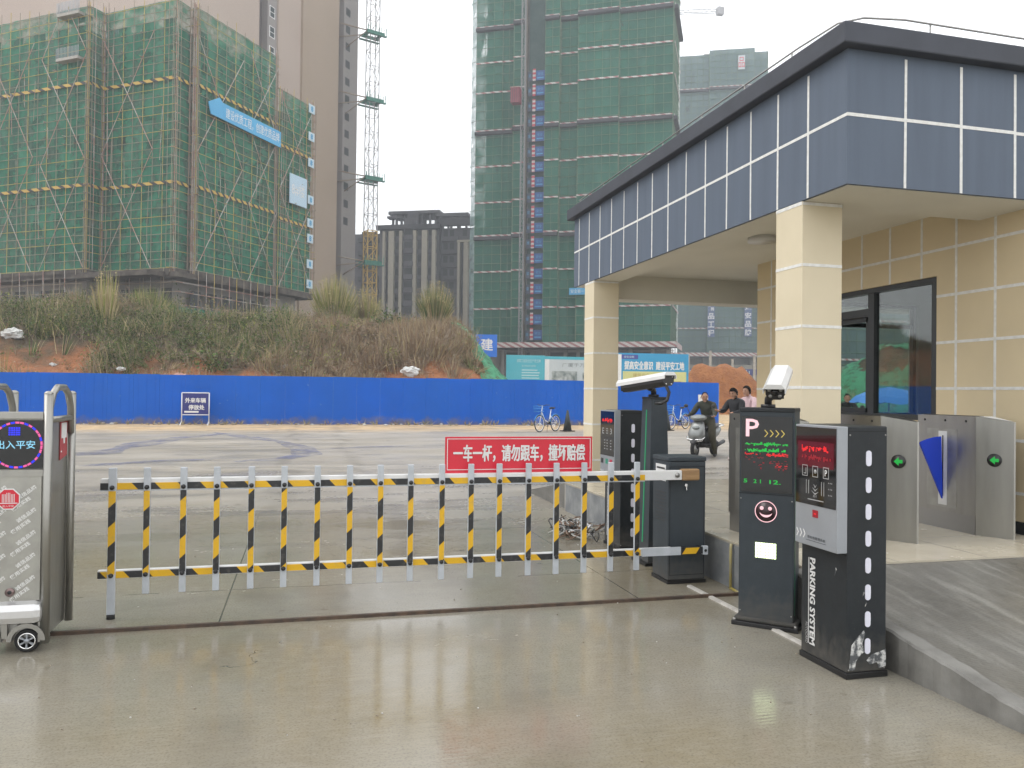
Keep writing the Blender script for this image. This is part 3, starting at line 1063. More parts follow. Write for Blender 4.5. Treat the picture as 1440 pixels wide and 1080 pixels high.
def machine(loc, label, scuff, kind):
    r = thing('parking_machine', label, 'parking machine', loc, 0, 'dark parking machines with white reflective slots')
    b = MB()
    b.box(0, .26, 0, .43, .035, 1.43, charcoal, .006)
    b.box(.0, .26, -.0015, .003, .04, 1.425, black) if False else None
    b.text('PARKING SYSTEM', (-.002, .315, .36), .52, .05, (0, 0, -1), (0, -1, 0), white_gloss, bold=.012, fat=.002)
    b.box(-.0025, .0, .352, .357, .10, .62, white_gloss)
    b.text('AUTOCARD', (-.002, .372, .16), .13, .022, (0, 0, -1), (0, -1, 0), dim_print)
    if scuff:
        sm = mat('scraped_paint', (.62, .62, .60), (.09, .095, .10), ns=22, lo=.42, hi=.55, rough=.8)
        pts1 = [(0.02, -.003, .12), (.03, -.003, .19), (.07, -.003, .235), (.11, -.003, .27), (.118, -.003, .25), (.10, -.003, .20), (.115, -.003, .15), (.085, -.003, .13), (.06, -.003, .10), (.05, -.003, .05), (.015, -.003, .05)]
        b.prism(pts1, (0, .002, 0), sm)
        pts2 = [(.13, -.003, .10), (.16, -.003, .13), (.20, -.003, .14), (.258, -.003, .155), (.258, -.003, .06), (.21, -.003, .05), (.2, -.003, .085), (.15, -.003, .075)]
        b.prism(pts2, (0, .002, 0), sm)
        for q in ((.36, .56, .05), (.12, .50, .03), (.1, .45, .025)):
            b.prism([(-.002, q[0] - .25, q[1]), (-.002, q[0] - .26, q[1] + q[2]), (-.002, q[0] - .268, q[1] + q[2] * .8)], (.0015, 0, 0), sm)
    for zz in (.70, 1.40):
        b.box(.003, .257, -.0012, .003, zz, zz + .003, seam) if zz > 1 else b.box(-.0012, .003, .006, .424, zz - .004, zz, seam)
    for q in ((.012, .05), (.248, .05), (.012, 1.38), (.248, 1.38)):
        b.cyl((q[0], -.002, q[1]), (q[0], .001, q[1]), .005, steel_dk, n=8)
    body = b.build('body', r)
    pl = MB()
    pl.box(-.008, .268, -.008, .438, 0, .035, black, .004)
    pl.build('plinth', r)
    for k in range(8):
        sl = MB()
        z = .18 + .1525 * k
        ring = []
        for q in range(16):
            a = 2 * math.pi * q / 16
            ring.append((.135 + .0185 * math.cos(a), -.004, z + math.copysign(.026, math.sin(a)) * (abs(math.sin(a)) > 1e-6) + .0185 * math.sin(a)))
        sl.prism(ring, (0, .006, 0), reflector)
        sl.build('reflective_strip', body)
    h = MB()
    h.box(-.068, -.001, .0, .40, .71, 1.428, silver, .004)
    for k in range(3):
        y = .385 - .033 * k
        h.prism([(-.0695, y, .80), (-.0695, y - .008, .80), (-.0695, y - .024, .775), (-.0695, y - .008, .75), (-.0695, y, .75), (-.0695, y - .016, .775)], (.0012, 0, 0), white_gloss)
    h.text('停车场管理系统', (-.0695, .19, .762), .17, .018, -Y, Z, charcoal)
    h.box(-.0695, -.068, .10, .29, .742, .744, charcoal)
    head = h.build('header', r)
    s = MB()
    s.box(-.071, -.067, .012, .392, .955, 1.415, glassblack)
    if kind == 0:
        s.box(-.0718, -.070, .03, .37, 1.18, 1.33, mat('led_window', (.05, .004, .008), rough=.2, emit=(.05, .002, .006), es=.8))
        leddash(s, -.072, .06, .33, 1.285, .035, led_red, 30, 3)
        leddash(s, -.072, .1, .3, 1.296, .012, led_red, 30, 5)
        leddash(s, -.072, .06, .33, 1.235, .03, led_red_dim, 30, 4)
        for y, tx in ((.30, '▯'), (.20, '⌂'), (.10, 'P')):
            for (a, b_, c, d) in ((-.026, .026, -.033, -.029), (-.026, .026, .029, .033), (-.026, -.022, -.029, .029), (.022, .026, -.029, .029)):
                s.box(-.0722, -.0705, y + a, y + b_, 1.155 + c, 1.155 + d, dim_print)
            if tx == 'P':
                s.text('P', (-.0722, y, 1.155), .02, .036, -Y, Z, white_matte, .01)
            elif tx == '▯':
                s.box(-.0722, -.0705, y - .012, y + .012, 1.135, 1.14, dim_print)
                s.box(-.0722, -.0705, y - .012, y - .008, 1.14, 1.172, dim_print)
            else:
                s.cyl((-.0722, y, 1.155), (-.0705, y, 1.155), .013, dim_print, n=12)
        for a, wd in ((.285, .004), (.262, .005), (.14, .005), (.118, .004)):
            s.box(-.0722, -.0705, a - wd / 2, a + wd / 2, 1.02, 1.10, dim_print)
        for k, z in enumerate((1.04, 1.06, 1.08)):
            s.prism([(-.0722, .235 - .01 * k, z), (-.0722, .2, z - .022), (-.0722, .165 + .01 * k, z), (-.0722, .2, z - .014)], (.0012, 0, 0), dim_print)
        s.text('刷卡', (-.0722, .2, 1.01), .035, .016, -Y, Z, dim_print)
        s.box(-.0722, -.0705, .12, .27, .985, .990, dim_print)
        for k in range(3):
            s.text('···', (-.0722, .06, 1.03 + .035 * k), .035, .008, -Y, Z, dim_print)
    else:
        leddash(s, -.072, .06, .34, 1.32, .045, led_red, 30, 8)
        leddash(s, -.072, .06, .34, 1.325, .03, led_red, 30, 9)
        for y, ch in ((.31, 'E'), (.2, '日'), (.09, '3')):
            s.text(ch, (-.0722, y, 1.21), .05, .06, -Y, Z, dim_print)
        for k in range(4):
            for y in (.27, .2, .1):
                s.box(-.0722, -.0705, y - .02, y + .01, 1.02 + .03 * k, 1.028 + .03 * k, dim_print)
    s.build('screen', head)
    if kind == 0:
        q = MB()
        q.box(-.071, -.067, .175, .225, .885, .928, led_red_dim)
        q.box(-.0715, -.067, .19, .21, .902, .91, led_red)
        q.build('button', head)
    else:
        for y0, bm in ((.31, black), (.18, mat('button_green', (.02, .25, .16), rough=.4)), (.06, mat('button_red', (.5, .02, .06), rough=.4))):
            q = MB()
            q.box(-.071, -.067, y0, y0 + .06, .87, .92, bm)
            q.build('button', head)
    return r


machine((2.985, 3.915, 0), 'nearest dark parking machine with scraped white paint at its foot', True, 0)
machine((3.13, 7.64, 0), 'dark parking machine behind the barrier with green and red buttons', False, 1)


# ================================================================= POSTS WITH CAMERAS
def bullet_camera(parent, base, front, rear, roll_up=Z):
    """housing from rear to front, hood on top, lens plate at the front, stalk down to base"""
    fr_, re_ = Vector(front), Vector(rear)
    ax = (fr_ - re_).normalized()
    sd = ax.cross(Z).normalized()
    up = sd.cross(ax).normalized()
    L = (fr_ - re_).length
    M = Matrix(((sd.x, ax.x, up.x, re_.x), (sd.y, ax.y, up.y, re_.y), (sd.z, ax.z, up.z, re_.z), (0, 0, 0, 1)))
    h = MB(M)
    prof = lambda k: [(.062 * k, 0, .03), (.062 * k, 0, -.025), (.035 * k, 0, -.06 * k), (-.035 * k, 0, -.06 * k), (-.062 * k, 0, -.025), (-.062 * k, 0, .03)]
    h.prism(prof(1), (0, L, 0), black)
    for a, b in ((-.045, .02), (.045, .02), (-.03, -.045), (.03, -.045)):
        h.cyl((a, -.006, b), (a, .002, b), .008, chrome, n=8)
    hs_ = h.build('camera_housing', parent)
    d = MB(M)
    d.prism([(.072, -.03, .0), (.072, -.03, .03), (.045, -.03, .062), (-.045, -.03, .062), (-.072, -.03, .03), (-.072, -.03, .0), (-.066, -.03, .0), (-.066, -.03, .031), (.066, -.03, .031), (.066, -.03, .0)], (0, L + .09, 0), white_gloss)
    d.build('camera_hood', hs_)
    l = MB(M)
    l.box(-.055, .055, L, L + .008, -.05, .028, black)
    l.cyl((0, L, -.005), (0, L + .016, -.005), .024, glassblack, n=16)
    for a, b in ((-.036, .01), (.036, .01), (-.03, -.032), (.03, -.032)):
        l.cyl((a, L, b), (a, L + .013, b), .012, steel_dk, n=12)
    l.build('camera_lens', hs_)
    k = MB()
    mid = re_.lerp(fr_, .42) - up * .05
    b0 = Vector(base)
    k.cyl(b0, b0 + Z * .025, .05, black, n=16)
    k.tube([b0 + Z * .01, b0 + Z * .06, mid], .026, black, 10)
    k.ell(mid, (.034, .034, .034), black, 12, 8)
    k.build('camera_bracket', hs_)
    return hs_


pp = thing('display_post', 'dark lane display post with glowing P, smiley face and white camera', 'display post', (3.09, 4.91, 0), R(-44))
b = MB()
b.box(-.185, .185, 0, .20, .05, 1.50, charcoal_l, .008)
b.box(-.187, .187, -.006, .21, 1.485, 1.515, charcoal, .006)
b.box(-.186, .186, -.0015, .002, .916, .920, seam)
b.box(-.1865, -.18, .09, .094, .1, 1.4, seam)
for q in ((-.172, .10), (.172, .10), (-.172, .88), (.172, .88)):
    b.cyl((q[0], -.002, q[1]), (q[0], .001, q[1]), .005, steel_dk, n=8)
b.box(.1855, .188, .03, .045, .1, 1.42, mat('green_edge_strip', (.01, .10, .05), rough=.3))
body = b.build('post', pp)
b = MB()
b.box(-.225, .225, -.035, .235, 0, .03, black, .005)
b.prism([(-.22, -.03, .03), (.22, -.03, .03), (.19, -.002, .06), (-.19, -.002, .06)], (0, .24, 0), charcoal) if False else b.box(-.21, .21, -.022, .222, .03, .058, charcoal, .01)
for a in (-.205, .205):
    b.cyl((a, -.02, .028), (a, -.02, .045), .012, steel_dk, n=6)
b.build('base_plate', pp)
s = MB()
s.box(-.172, .172, -.006, .0, .93, 1.455, glassblack)


def ledf(mb, x0, x1, z, h, mt, seed, fill=.72, y=-.0068):
    rr = random.Random(seed)
    x = x0
    while x < x1:
        wd = rr.uniform(.004, .015)
        if rr.random() < fill:
            hh = h * rr.choice((.25, .4, .8, .3, .5))
            zz = z + rr.uniform(-.3, .2) * h
            mb.box(x, min(x + wd, x1), y, y + .001, zz - hh / 2, zz + hh / 2, mt)
        x += wd + .002


s.text('P', (-.095, -.0075, 1.375), .09, .122, X, Z, led_pink, .012)
for k in range(4):
    x = -.015 + .037 * k
    s.prism([(x, -.007, 1.362), (x + .007, -.007, 1.362), (x + .027, -.007, 1.338), (x + .007, -.007, 1.314), (x, -.007, 1.314), (x + .02, -.007, 1.338)], (0, .0006, 0), led_yellow)
ledf(s, -.145, .145, 1.265, .022, led_green, 1, .8)
ledf(s, -.145, -.01, 1.262, .012, led_green, 11, .8)
ledf(s, .0, .06, 1.265, .03, led_green, 12, .9)
ledf(s, -.145, .13, 1.222, .030, led_green, 2, .85)
ledf(s, -.1, .07, 1.215, .018, led_green, 21, .9)
ledf(s, -.145, -.04, 1.195, .016, led_red, 3, .6)
ledf(s, .0, .145, 1.193, .024, led_red, 4, .85)
ledf(s, .0, .145, 1.186, .012, led_red, 41, .9)
ledf(s, -.145, .0, 1.225, .022, led_green, 31, .7)
ledf(s, -.14, -.02, 1.17, .014, led_red_dim, 32, .5)
ledf(s, -.1, .14, 1.135, .012, led_red_dim, 33, .45)
ledf(s, .03, .14, 1.105, .014, led_red_dim, 34, .5)
ledf(s, -.12, -.09, 1.158, .014, led_red_dim, 5, .8)
ledf(s, .01, .135, 1.15, .018, led_red_dim, 6, .6)
ledf(s, .06, .14, 1.118, .022, led_red, 7, .8)
ledf(s, -.06, -.03, 1.12, .02, led_red_dim, 8, .8)
for x, z in ((.08, 1.085), (.11, 1.085), (-.04, 1.09)):
    s.box(x, x + .008, -.007, -.006, z, z + .012, led_red_dim)
s.text('5', (-.14, -.007, 1.005), .026, .026, X, Z, led_green, .01)
s.text('2 1', (-.06, -.007, 1.005), .05, .026, X, Z, led_green, .01)
s.text('12.', (.06, -.007, 1.005), .075, .028, X, Z, led_green, .01)
s.build('display_screen', body)
s = MB()
ring = lambda r0, r1, n=32: ([(math.cos(2 * math.pi * k / n) * r0, -.0065, .80 + math.sin(2 * math.pi * k / n) * r0) for k in range(n)] + [(math.cos(2 * math.pi * k / n) * r1, -.0065, .80 + math.sin(2 * math.pi * k / n) * r1) for k in range(n)])
s.cyl((0.0, .0, .80), (0.0, -.005, .80), .073, mat('smiley_disc', (.03, .012, .016), rough=.2), n=32)
vs = ring(.069, .075)
s.add(vs, [(k, (k + 1) % 32, 32 + (k + 1) % 32, 32 + k) for k in range(32)], led_pink)
for a in (-.028, .028):
    s.cyl((a, -.004, .822), (a, -.0068, .822), .013, led_pink, n=14)
sm_ = [(math.cos(R(200 + 140 * k / 12)) * .045, -.0066, .805 + math.sin(R(200 + 140 * k / 12)) * .045) for k in range(13)]
sm2 = [(x * .92, y, z + .014 * math.sin(math.pi * (1 - k / 12)) * .0 + .016 * math.sin(math.pi * k / 12)) for k, (x, y, z) in enumerate(sm_)]
s.add(sm_ + sm2, [(k, k + 1, 14 + k, 13 + k) for k in range(12)], led_pink)
s.build('smiley_light', body)
s = MB()
for r_ in range(5):
    for c_ in range(8):
        x, z = -.07 + .0178 * c_, .478 + .0215 * r_
        s.box(x, x + .0155, -.007, -.001, z, z + .0195, led_lamp, .003)
s.build('fill_lamp', body)
inv = Matrix.Rotation(R(44), 3, 'Z')
loc3 = Vector((3.09, 4.91, 0))
fp = inv @ (at(1090, 550, 5.28) - loc3)
rp_ = inv @ (at(1099, 527, 5.62) - loc3)
bullet_camera(pp, (-.01, .09, 1.513), fp, rp_)

ep = thing('camera_post', 'dark tapered post with a green light strip and white-hooded camera behind the barrier cabinet', 'camera post', (3.145, 6.93, 0))
b = MB()
b.loft([[(-.03, -.02, .03), (.20, -.02, .03), (.20, .25, .03), (-.03, .25, .03)], [(.0, .0, 1.55), (.155, .0, 1.55), (.155, .21, 1.55), (.0, .21, 1.55)]], charcoal_l, smooth=False)
b.box(-.004, .159, -.004, .214, 1.55, 1.575, charcoal, .004)
body = b.build('post', ep)
b = MB()
b.box(-.07, .24, -.05, .28, 0, .03, black, .004)
b.build('base_plate', ep)
b = MB()
b.prism([(-.0275, .11, .2), (-.0275, .125, .2), (-.0022, .11, 1.45), (-.0022, .095, 1.45)], (-.004, 0, 0), mat('light_strip', (.01, .16, .07), rough=.3, emit=(.01, .22, .08), es=.7))
b.build('light_strip', body)
l0 = Vector((3.145, 6.93, 0))
bullet_camera(ep, (.07, .11, 1.573), at(880, 543, 7.75) - l0, at(940, 533, 7.2) - l0)
b = MB()
b.tube([at(936, 541, 7.2) - l0, at(941, 552, 7.2) - l0, at(938, 563, 7.2) - l0, at(930, 567, 7.15) - l0, at(922, 567, 7.2) - l0], .016, black, 8)
b.build('cable', ep)

# ================================================================= BARRIER GATE
bg_ = thing('barrier_gate', 'lowered yellow and black striped fence barrier with a dark cabinet', 'barrier gate', (2.98, 6.21, 0))
b = MB()
b.box(0, .345, 0, .31, .03, 1.03, charcoal_l, .008)
b.box(-.006, .351, -.006, .316, 1.03, 1.072, charcoal_l, .01)
for a_ in ((.012, .333, .985, .989), (.012, .333, .072, .076), (.012, .016, .076, .985), (.329, .333, .076, .985)):
    b.box(a_[0], a_[1], -.0012, .003, a_[2], a_[3], seam)
for k in range(9):
    b.box(-.0015, .0, .06, .25, .52 + .03 * k, .527 + .03 * k, black)
cab = b.build('cabinet', bg_)
b = MB()
b.box(-.005, .35, -.005, .315, 0, .03, black)
b.build('plinth', cab)
b = MB()
b.box(-.0025, -.0005, .05, .25, .86, 1.0, white_gloss)
b.box(-.0035, -.001, .07, .23, .96, .975, black)
b.box(-.0035, -.001, .07, .14, .88, .94, black)
b.box(-.0035, -.001, .16, .23, .88, .935, dim_print)
b.build('label_sticker', cab)
b = MB()
b.cyl((.16, -.012, .83), (.16, .002, .83), .014, chrome, n=12)
b.box(.157, .163, -.016, -.01, .79, .83, chrome)
b.build('lock', cab)
beam_st = stripes('beam_tape', blk, yellow, (1, 0, .9), .30, .5, .35)
BY = -.10                       # barrier plane, just in front of the cabinet
XL, XR = -4.345, -.12
b = MB()
b.box(XL, .064, BY - .02, BY + .035, .890, .968, white_gloss, .004)
b.box(XL, -.27, BY - .0235, BY - .0195, .892, .938, beam_st)
b.box(XL, -.27, BY - .02, BY + .03, .882, .891, grey_pvc)
beam = b.build('beam', bg_)
b = MB()
wood = mat('wood_grip', (.36, .22, .10), (.26, .15, .065), ns=6, rough=.5, stretch=(1, 6, 6))
b.box(.064, .228, BY - .022, BY + .037, .883, .978, wood, .012)
b.build('beam_end', beam)
b = MB()
b.box(XL - .01, -.02, BY - .015, BY + .02, .272, .332, white_gloss, .003)
b.box(XL - .01, -.30, BY - .0185, BY - .0145, .276, .322, beam_st)
b.box(-.29, .06, BY - .022, BY - .0145, .268, .335, grey_pvc)
b.build('lower_rail', bg_)
b = MB()
b.box(.06, .31, BY - .012, BY + .012, .27, .325, mat('tape_black', blk, rough=.4))
b.prism([(.075, BY - .015, .272), (.20, BY - .015, .272), (.235, BY - .015, .323), (.11, BY - .015, .323)], (0, .002, 0), mat('tape_yellow', yellow, rough=.4))
b.box(.265, .31, BY - .017, BY + .017, .262, .332, grey_pvc)
b.cyl((.287, BY - .022, .297), (.287, BY - .015, .297), .012, black, n=10)
b.box(.27, .30, BY + .017, .0, .275, .32, charcoal)
b.build('strut', bg_)
b = MB()
b.box(-.04, .06, BY + .035, .0, .89, .965, charcoal)
b.cyl((.02, BY - .03, .93), (.02, BY + .04, .93), .02, steel_dk, n=12)
b.build('arm_bracket', bg_)
for i in range(18):
    # slightly uneven spacing, as bolted on site
    x = -4.265 + (4.265 - .345) * i / 17 + random.uniform(-.006, .006)
    pst = stripes('picket_tape_%d' % i, blk, yellow, (1, 0, -1.05), .285, .5, .35, phase=random.random())
    q = MB()
    zb = .03 if i == 0 else .165
    wd = .0225 if i else .026
    q.box(x - wd, x + wd, BY - .05, BY - .024, zb, 1.045, grey_pvc, .004)
    q.box(x - wd + .003, x + wd - .003, BY - .0525, BY - .0495, .31, .885, pst)
    for z in (.91, .302):
        q.cyl((x, BY - .064, z), (x, BY - .05, z), .016, black, n=10)
        q.ell((x, BY - .064, z), (.014, .008, .014), black, 10, 6)
    if i == 0:
        q.cyl((x, BY - .037, 0.0), (x, BY - .037, .03), .027, rubber, n=14)
    q.build('picket', bg_)
# red notice board standing on the beam behind the pickets
ws = thing('warning_sign', 'red warning board with white Chinese lettering mounted on the barrier beam', 'sign', (1.665, 6.21 + BY + .042, .995))
b = MB()
b.box(-.605, .605, -.006, .006, -.03, .255, sign_red, .002)
for a in ((-.59, .59, .236, .241), (-.59, .59, -.004, .001), (-.59, -.585, .001, .236), (.585, .59, .001, .236)):
    b.box(a[0], a[1], -.0085, -.0055, a[2], a[3], white_gloss)
b.text('一车一杆，请勿跟车，撞坏赔偿', (0, -.009, .125), 1.08, .135, X, Z, white_gloss, .008, fat=.0028)
b.build('board', ws)
b = MB()
for a in (-.4, .4):
    b.box(a - .02, a + .02, .007, .022, -.1, .2, grey_pvc)
b.build('bracket', ws)

# gate track, cable cover
b = MB()
rust = mat('rusty_rail', (.05, .036, .028), (.10, .062, .04), ns=14, rough=.7, bump=.4, bs=60)
b.box(-3.4, 3.43, 5.735, 5.765, .0, .022, rust)
b.box(-3.4, 3.43, 5.765, 5.80, .0, .008, rust)
tag(b.build('gate_track'), 'thin rusty steel gate track laid across the wet concrete', 'track')
b = MB()
b.prism([(3.10, 4.5, .0), (3.145, 4.5, .0), (3.138, 4.5, .014), (3.107, 4.5, .014)], (0, 1.6, 0), mat('trunking', (.52, .50, .46), (.35, .33, .3), ns=9, rough=.6))
tag(b.build('cable_trunking'), 'worn white cable trunking on the ground between barrier and display post', 'trunking')
b = MB()
b.box(2.98, 3.2, 3.84, 3.93, .0, .006, rust)
# bent conduit by the platform wall
b = MB()
cd_y = mat('conduit', (.45, .36, .08), (.30, .28, .22), ns=5, rough=.6)
b.tube([(3.42, 5.95, .0), (3.42, 5.95, .34), (3.43, 5.96, .37)], .012, cd_y, 8)
b.tube([(3.42, 5.95, .01), (3.39, 5.7, .012), (3.36, 5.5, .012)], .011, cd_y, 8)
tag(b.build('conduit'), 'yellow-grey conduit rising against the platform wall beside the barrier cabinet', 'conduit')
# cable tangle
b = MB()
cms = [mat('wire_white', (.7, .7, .7), rough=.4), mat('wire_grey', (.25, .25, .26), rough=.5), mat('wire_black', (.02, .02, .02), rough=.5), mat('wire_pale', (.4, .4, .38), rough=.4), mat('wire_brown', (.2, .13, .09), rough=.6)]
for k in range(46):
    c = Vector((random.gauss(0, .10), random.gauss(0, .2), 0))
    r_ = random.uniform(.04, .15)
    tl = random.uniform(-.6, .9)
    ph = random.uniform(0, 6.28)
    pts = []
    for i in range(14):
        a = ph + i * random.uniform(.35, .5)
        pts.append((c.x + math.cos(a) * r_, c.y + math.sin(a) * r_ * 1.2, max(.012, .02 + abs(math.sin(a * .7 + tl)) * .13 * random.uniform(.6, 1))))
    b.tube(pts, random.uniform(.005, .010), random.choice(cms), 5)
tag(b.build('cable_tangle', loc=(2.93, 8.62, 0)), 'heap of tangled loose cables on the concrete behind the barrier', 'cables')

# ================================================================= SLIDING GATE HEAD
sg = thing('sliding_gate', 'stainless motor head of a retractable gate with a round lit display', 'sliding gate', (-1.68, 5.40, 0))
b = MB()
W_ = .15
b.box(-W_, W_, .035, .505, .19, 1.40, steel, .004)
b.box(-W_, W_, .012, .035, 1.06, 1.10, steel)
b.box(-W_ + .01, W_ - .01, .02, .036, .31, 1.06, film)
rr = random.Random(4)
for row in range(12):
    for c_ in range(2):
        x0, z0 = -.16 + .16 * c_ + (row % 2) * .03 - .02, .35 + .068 * row
        if z0 > 1.0 or (abs(x0 + .06) < .14 and .86 < z0 + .03 < .99 and c_ == 0):
            continue
        d = Vector((.8, 0, .6))
        if x0 + .12 > W_ - .02: continue
        b.text(('使用实践', '诚信品牌')[row % 2], (x0 + .05, .0185, z0), .125, .026, d, (-.6, 0, .8), film_txt, .012)
body = b.build('cabinet', sg)
b = MB()
b.box(-W_ - .02, W_ + .02, -.035, .16, .17, .31, mat('bumper_metal', (.66, .66, .66), rough=.22, metal=.6), .05)
b.build('bumper', sg)
b = MB()
b.box(-W_ + .02, W_ - .02, .03, .50, .085, .185, steel_dk)
for x in (-.16, .078):
    pts = [(x + math.cos(R(a)) * .105, .0, .075 + math.sin(R(a)) * .105) for a in range(0, 181, 15)]
    pts2 = [(x + math.cos(R(a)) * .078, .0, .075 + math.sin(R(a)) * .078) for a in range(0, 181, 15)]
    n = len(pts)
    y0, y1 = -.012, .09
    vs = [(p[0], y0, p[2]) for p in pts] + [(p[0], y0, p[2]) for p in pts2] + [(p[0], y1, p[2]) for p in pts] + [(p[0], y1, p[2]) for p in pts2]
    fs = []
    for k in range(n - 1):
        fs += [(k, k + 1, n + k + 1, n + k), (k, 2 * n + k, 2 * n + k + 1, k + 1), (n + k, n + k + 1, 3 * n + k + 1, 3 * n + k)]
    b.add(vs, fs, steel)
b.box(W_ - .012, W_, .005, .50, .06, .19, steel)
b.box(-.058, -.026, .0, .03, .09, .19, steel)
b.build('skirt', sg)
for x in (-.16, .078):
    q = MB()
    q.tube([(x + math.cos(2 * math.pi * k / 24) * .058, .02, .07 + math.sin(2 * math.pi * k / 24) * .058) for k in range(24)], .013, rubber, 8, loop=True)
    q.cyl((x, .04, .07), (x, .06, .07), .055, rubber, n=20)
    wh = q.build('wheel', sg)
    q = MB()
    q.tube([(x + math.cos(2 * math.pi * k / 24) * .046, .008, .07 + math.sin(2 * math.pi * k / 24) * .046) for k in range(24)], .005, chrome, 6, loop=True)
    for k in range(6):
        a = 2 * math.pi * k / 6 + .5
        q.prism([(x + math.cos(a + .25) * .012, .004, .07 + math.sin(a + .25) * .012), (x + math.cos(a - .25) * .012, .004, .07 + math.sin(a - .25) * .012), (x + math.cos(a - .14) * .046, .004, .07 + math.sin(a - .14) * .046), (x + math.cos(a + .14) * .046, .004, .07 + math.sin(a + .14) * .046)], (0, .012, 0), silver)
    q.cyl((x, .0, .07), (x, .02, .07), .015, silver, n=12)
    q.build('rim', wh)
for x in (-W_ - .022, W_ + .022):
    for y in (.018, .52):
        q = MB()
        q.tube([(x, y, .05), (x, y, 1.56)], .026, steel, 12)
        q.ell((x, y, 1.56), (.027, .027, .018), steel, 12, 6)
        q.build('gate_post', sg)
    q = MB()
    q.tube([(x, .03, 1.30 + .0), (x, .04, 1.47), (x, .10, 1.56), (x, .19, 1.60), (x, .34, 1.60), (x, .43, 1.56), (x, .49, 1.47), (x, .50, 1.3)], .021, steel, 10)
    q.tube([(x, .03, 1.40), (x, .51, 1.40)], .02, steel, 8)
    q.build('arch_rail', sg)
q = MB()
q.box(-W_ + .002, W_ - .002, .005, .035, 1.405, 1.45, steel, .004)
q.build('top_rail', sg)
q = MB()
q.box(-W_ + .004, W_ - .004, .012, .034, 1.105, 1.40, glassblack)
lc = Vector((.005, .009, 1.25))
for k in range(34):
    a0, a1 = 2 * math.pi * k / 34, 2 * math.pi * (k + .86) / 34
    mt = (led_violet, led_blue, led_violet, led_violet, led_blue)[k % 5]
    P = [lc + Vector((math.cos(a) * r_, 0, math.sin(a) * r_)) for r_, a in ((.129, a0), (.141, a0), (.141, a1), (.129, a1))]
    q.add(P, [(0, 1, 2, 3)], mt)
for i in range(5):
    for j in range(4):
        q.box(-.04 + .013 * i, -.03 + .013 * i, .0095, .011, 1.308 + .013 * j, 1.318 + .013 * j, led_blue)
q.text('出入平安', (.0, .009, 1.252), .21, .05, X, Z, led_cyan, .01)
q.build('led_display', sg)
q = MB()
oc = [(-.035 + math.cos(R(22.5 + 45 * k)) * .068, .012, .925 + math.sin(R(22.5 + 45 * k)) * .068) for k in range(8)]
oi = [(-.035 + math.cos(R(22.5 + 45 * k)) * .061, .011, .925 + math.sin(R(22.5 + 45 * k)) * .061) for k in range(8)]
q.prism(oc, (0, .008, 0), white_gloss)
q.prism(oi, (0, .003, 0), sign_red)
for k in range(9):
    x = -.067 + .008 * k
    q.box(x - .0016, x + .0016, .0098, .0112, .905, .955 + (.008 if 2 < k < 6 else 0), white_gloss)
q.box(-.085, .015, .0098, .0112, .898, .903, white_gloss)
q.text('出入平安', (-.035, .0095, .884), .06, .014, X, Z, white_gloss)
q.build('badge', sg)
q = MB()
q.cyl((-.02, .021, .365), (-.02, .012, .365), .026, mat('sensor_ring', (.22, .16, .15), rough=.3, metal=.6), n=20)
q.cyl((-.02, .013, .365), (-.02, .010, .365), .012, black, n=16)
q.build('sensor', sg)
q = MB()
sx = W_ + .003
q.box(W_, sx, .05, .50, .10, 1.38, steel)
q.box(sx, sx + .004, .045, .055, .1, 1.38, steel_dk)
side = q.build('side_panel', sg)
q = MB()
lab = mat('sticker_red', (.42, .06, .07), rough=.5)
q.prism([(sx + .002, .32, 1.13), (sx + .002, .48, 1.155), (sx + .002, .48, 1.385), (sx + .002, .32, 1.385)], (.003, 0, 0), lab)
q.box(sx + .0045, sx + .0065, .345, .46, 1.27, 1.37, white_matte)
q.box(sx + .0045, sx + .0065, .39, .42, 1.235, 1.27, white_matte)
q.box(sx + .0045, sx + .0065, .335, .355, 1.18, 1.19, white_matte)
q.build('sticker', side)
# ================================================================= SITE HOARDING AND STREET FURNITURE
blue_m, t = newmat('blue_hoarding')
c_ = t.mix(t.ramp(t.noise(.8, 5), .35, .65), (.001, .102, .55), (.001, .09, .47))
c_ = t.mix(t.ramp(t.noise(5, 7), .69, .74, 0, .6), c_, (.30, .36, .5))
c_ = t.mix(t.ramp(t.noise(.35, 3, stretch=(1, 1, .2)), .4, .6, 0, .35), c_, (.01, .12, .50))
sp_ = t.add('SeparateXYZ')
t.l(t.obj(), sp_.inputs[0])
mud = t.ramp(t.math('ADD', sp_.outputs[2], t.math('MULTIPLY', t.math('SUBTRACT', t.noise(2.2, 7), .5), -1.1)), .0, .35, .75, 0)
c_ = t.mix(mud, c_, (.17, .15, .13))
t.l(c_, t.p.inputs['Base Color'])
t.p.inputs['Roughness'].default_value = .55
t.p.inputs['Specular IOR Level'].default_value = .25
t.bump(t.noise(2, 3), .15, .02)
hf = thing('hoarding', 'long blue sheet-metal hoarding along the far edge of the muddy yard', 'hoarding', (19.0, 34.3, .1))
fx, n = Vector((-34.5 - 19.0, 36.6 - 34.3, 0)), 54
L_ = fx.length
M = frame((0, 0), fx)
b = MB(M)
k = 0
while k < n:
    x0, x1 = L_ * k / n, L_ * (k + 1) / n - .004
    dz = random.uniform(-.012, .012)
    b.box(x0, x1, -.02, .02, -.02, 2.08 + dz, blue_m)
    for q in range(3):
        xx = x0 + (x1 - x0) * (q + .5) / 3
        b.box(xx - .012, xx + .012, .02, .027, .0, 2.07 + dz, blue_m)
    k += 1
b.build('panel', hf)
b = MB(M)
for k in range(0, n + 1, 3):
    b.box(L_ * k / n - .04, L_ * k / n + .04, -.10, -.02, -.1, 2.0, steel_dk)
b.box(0, L_, -.06, -.02, 1.6, 1.66, steel_dk)
b.build('support_frame', hf)
b = MB(M)
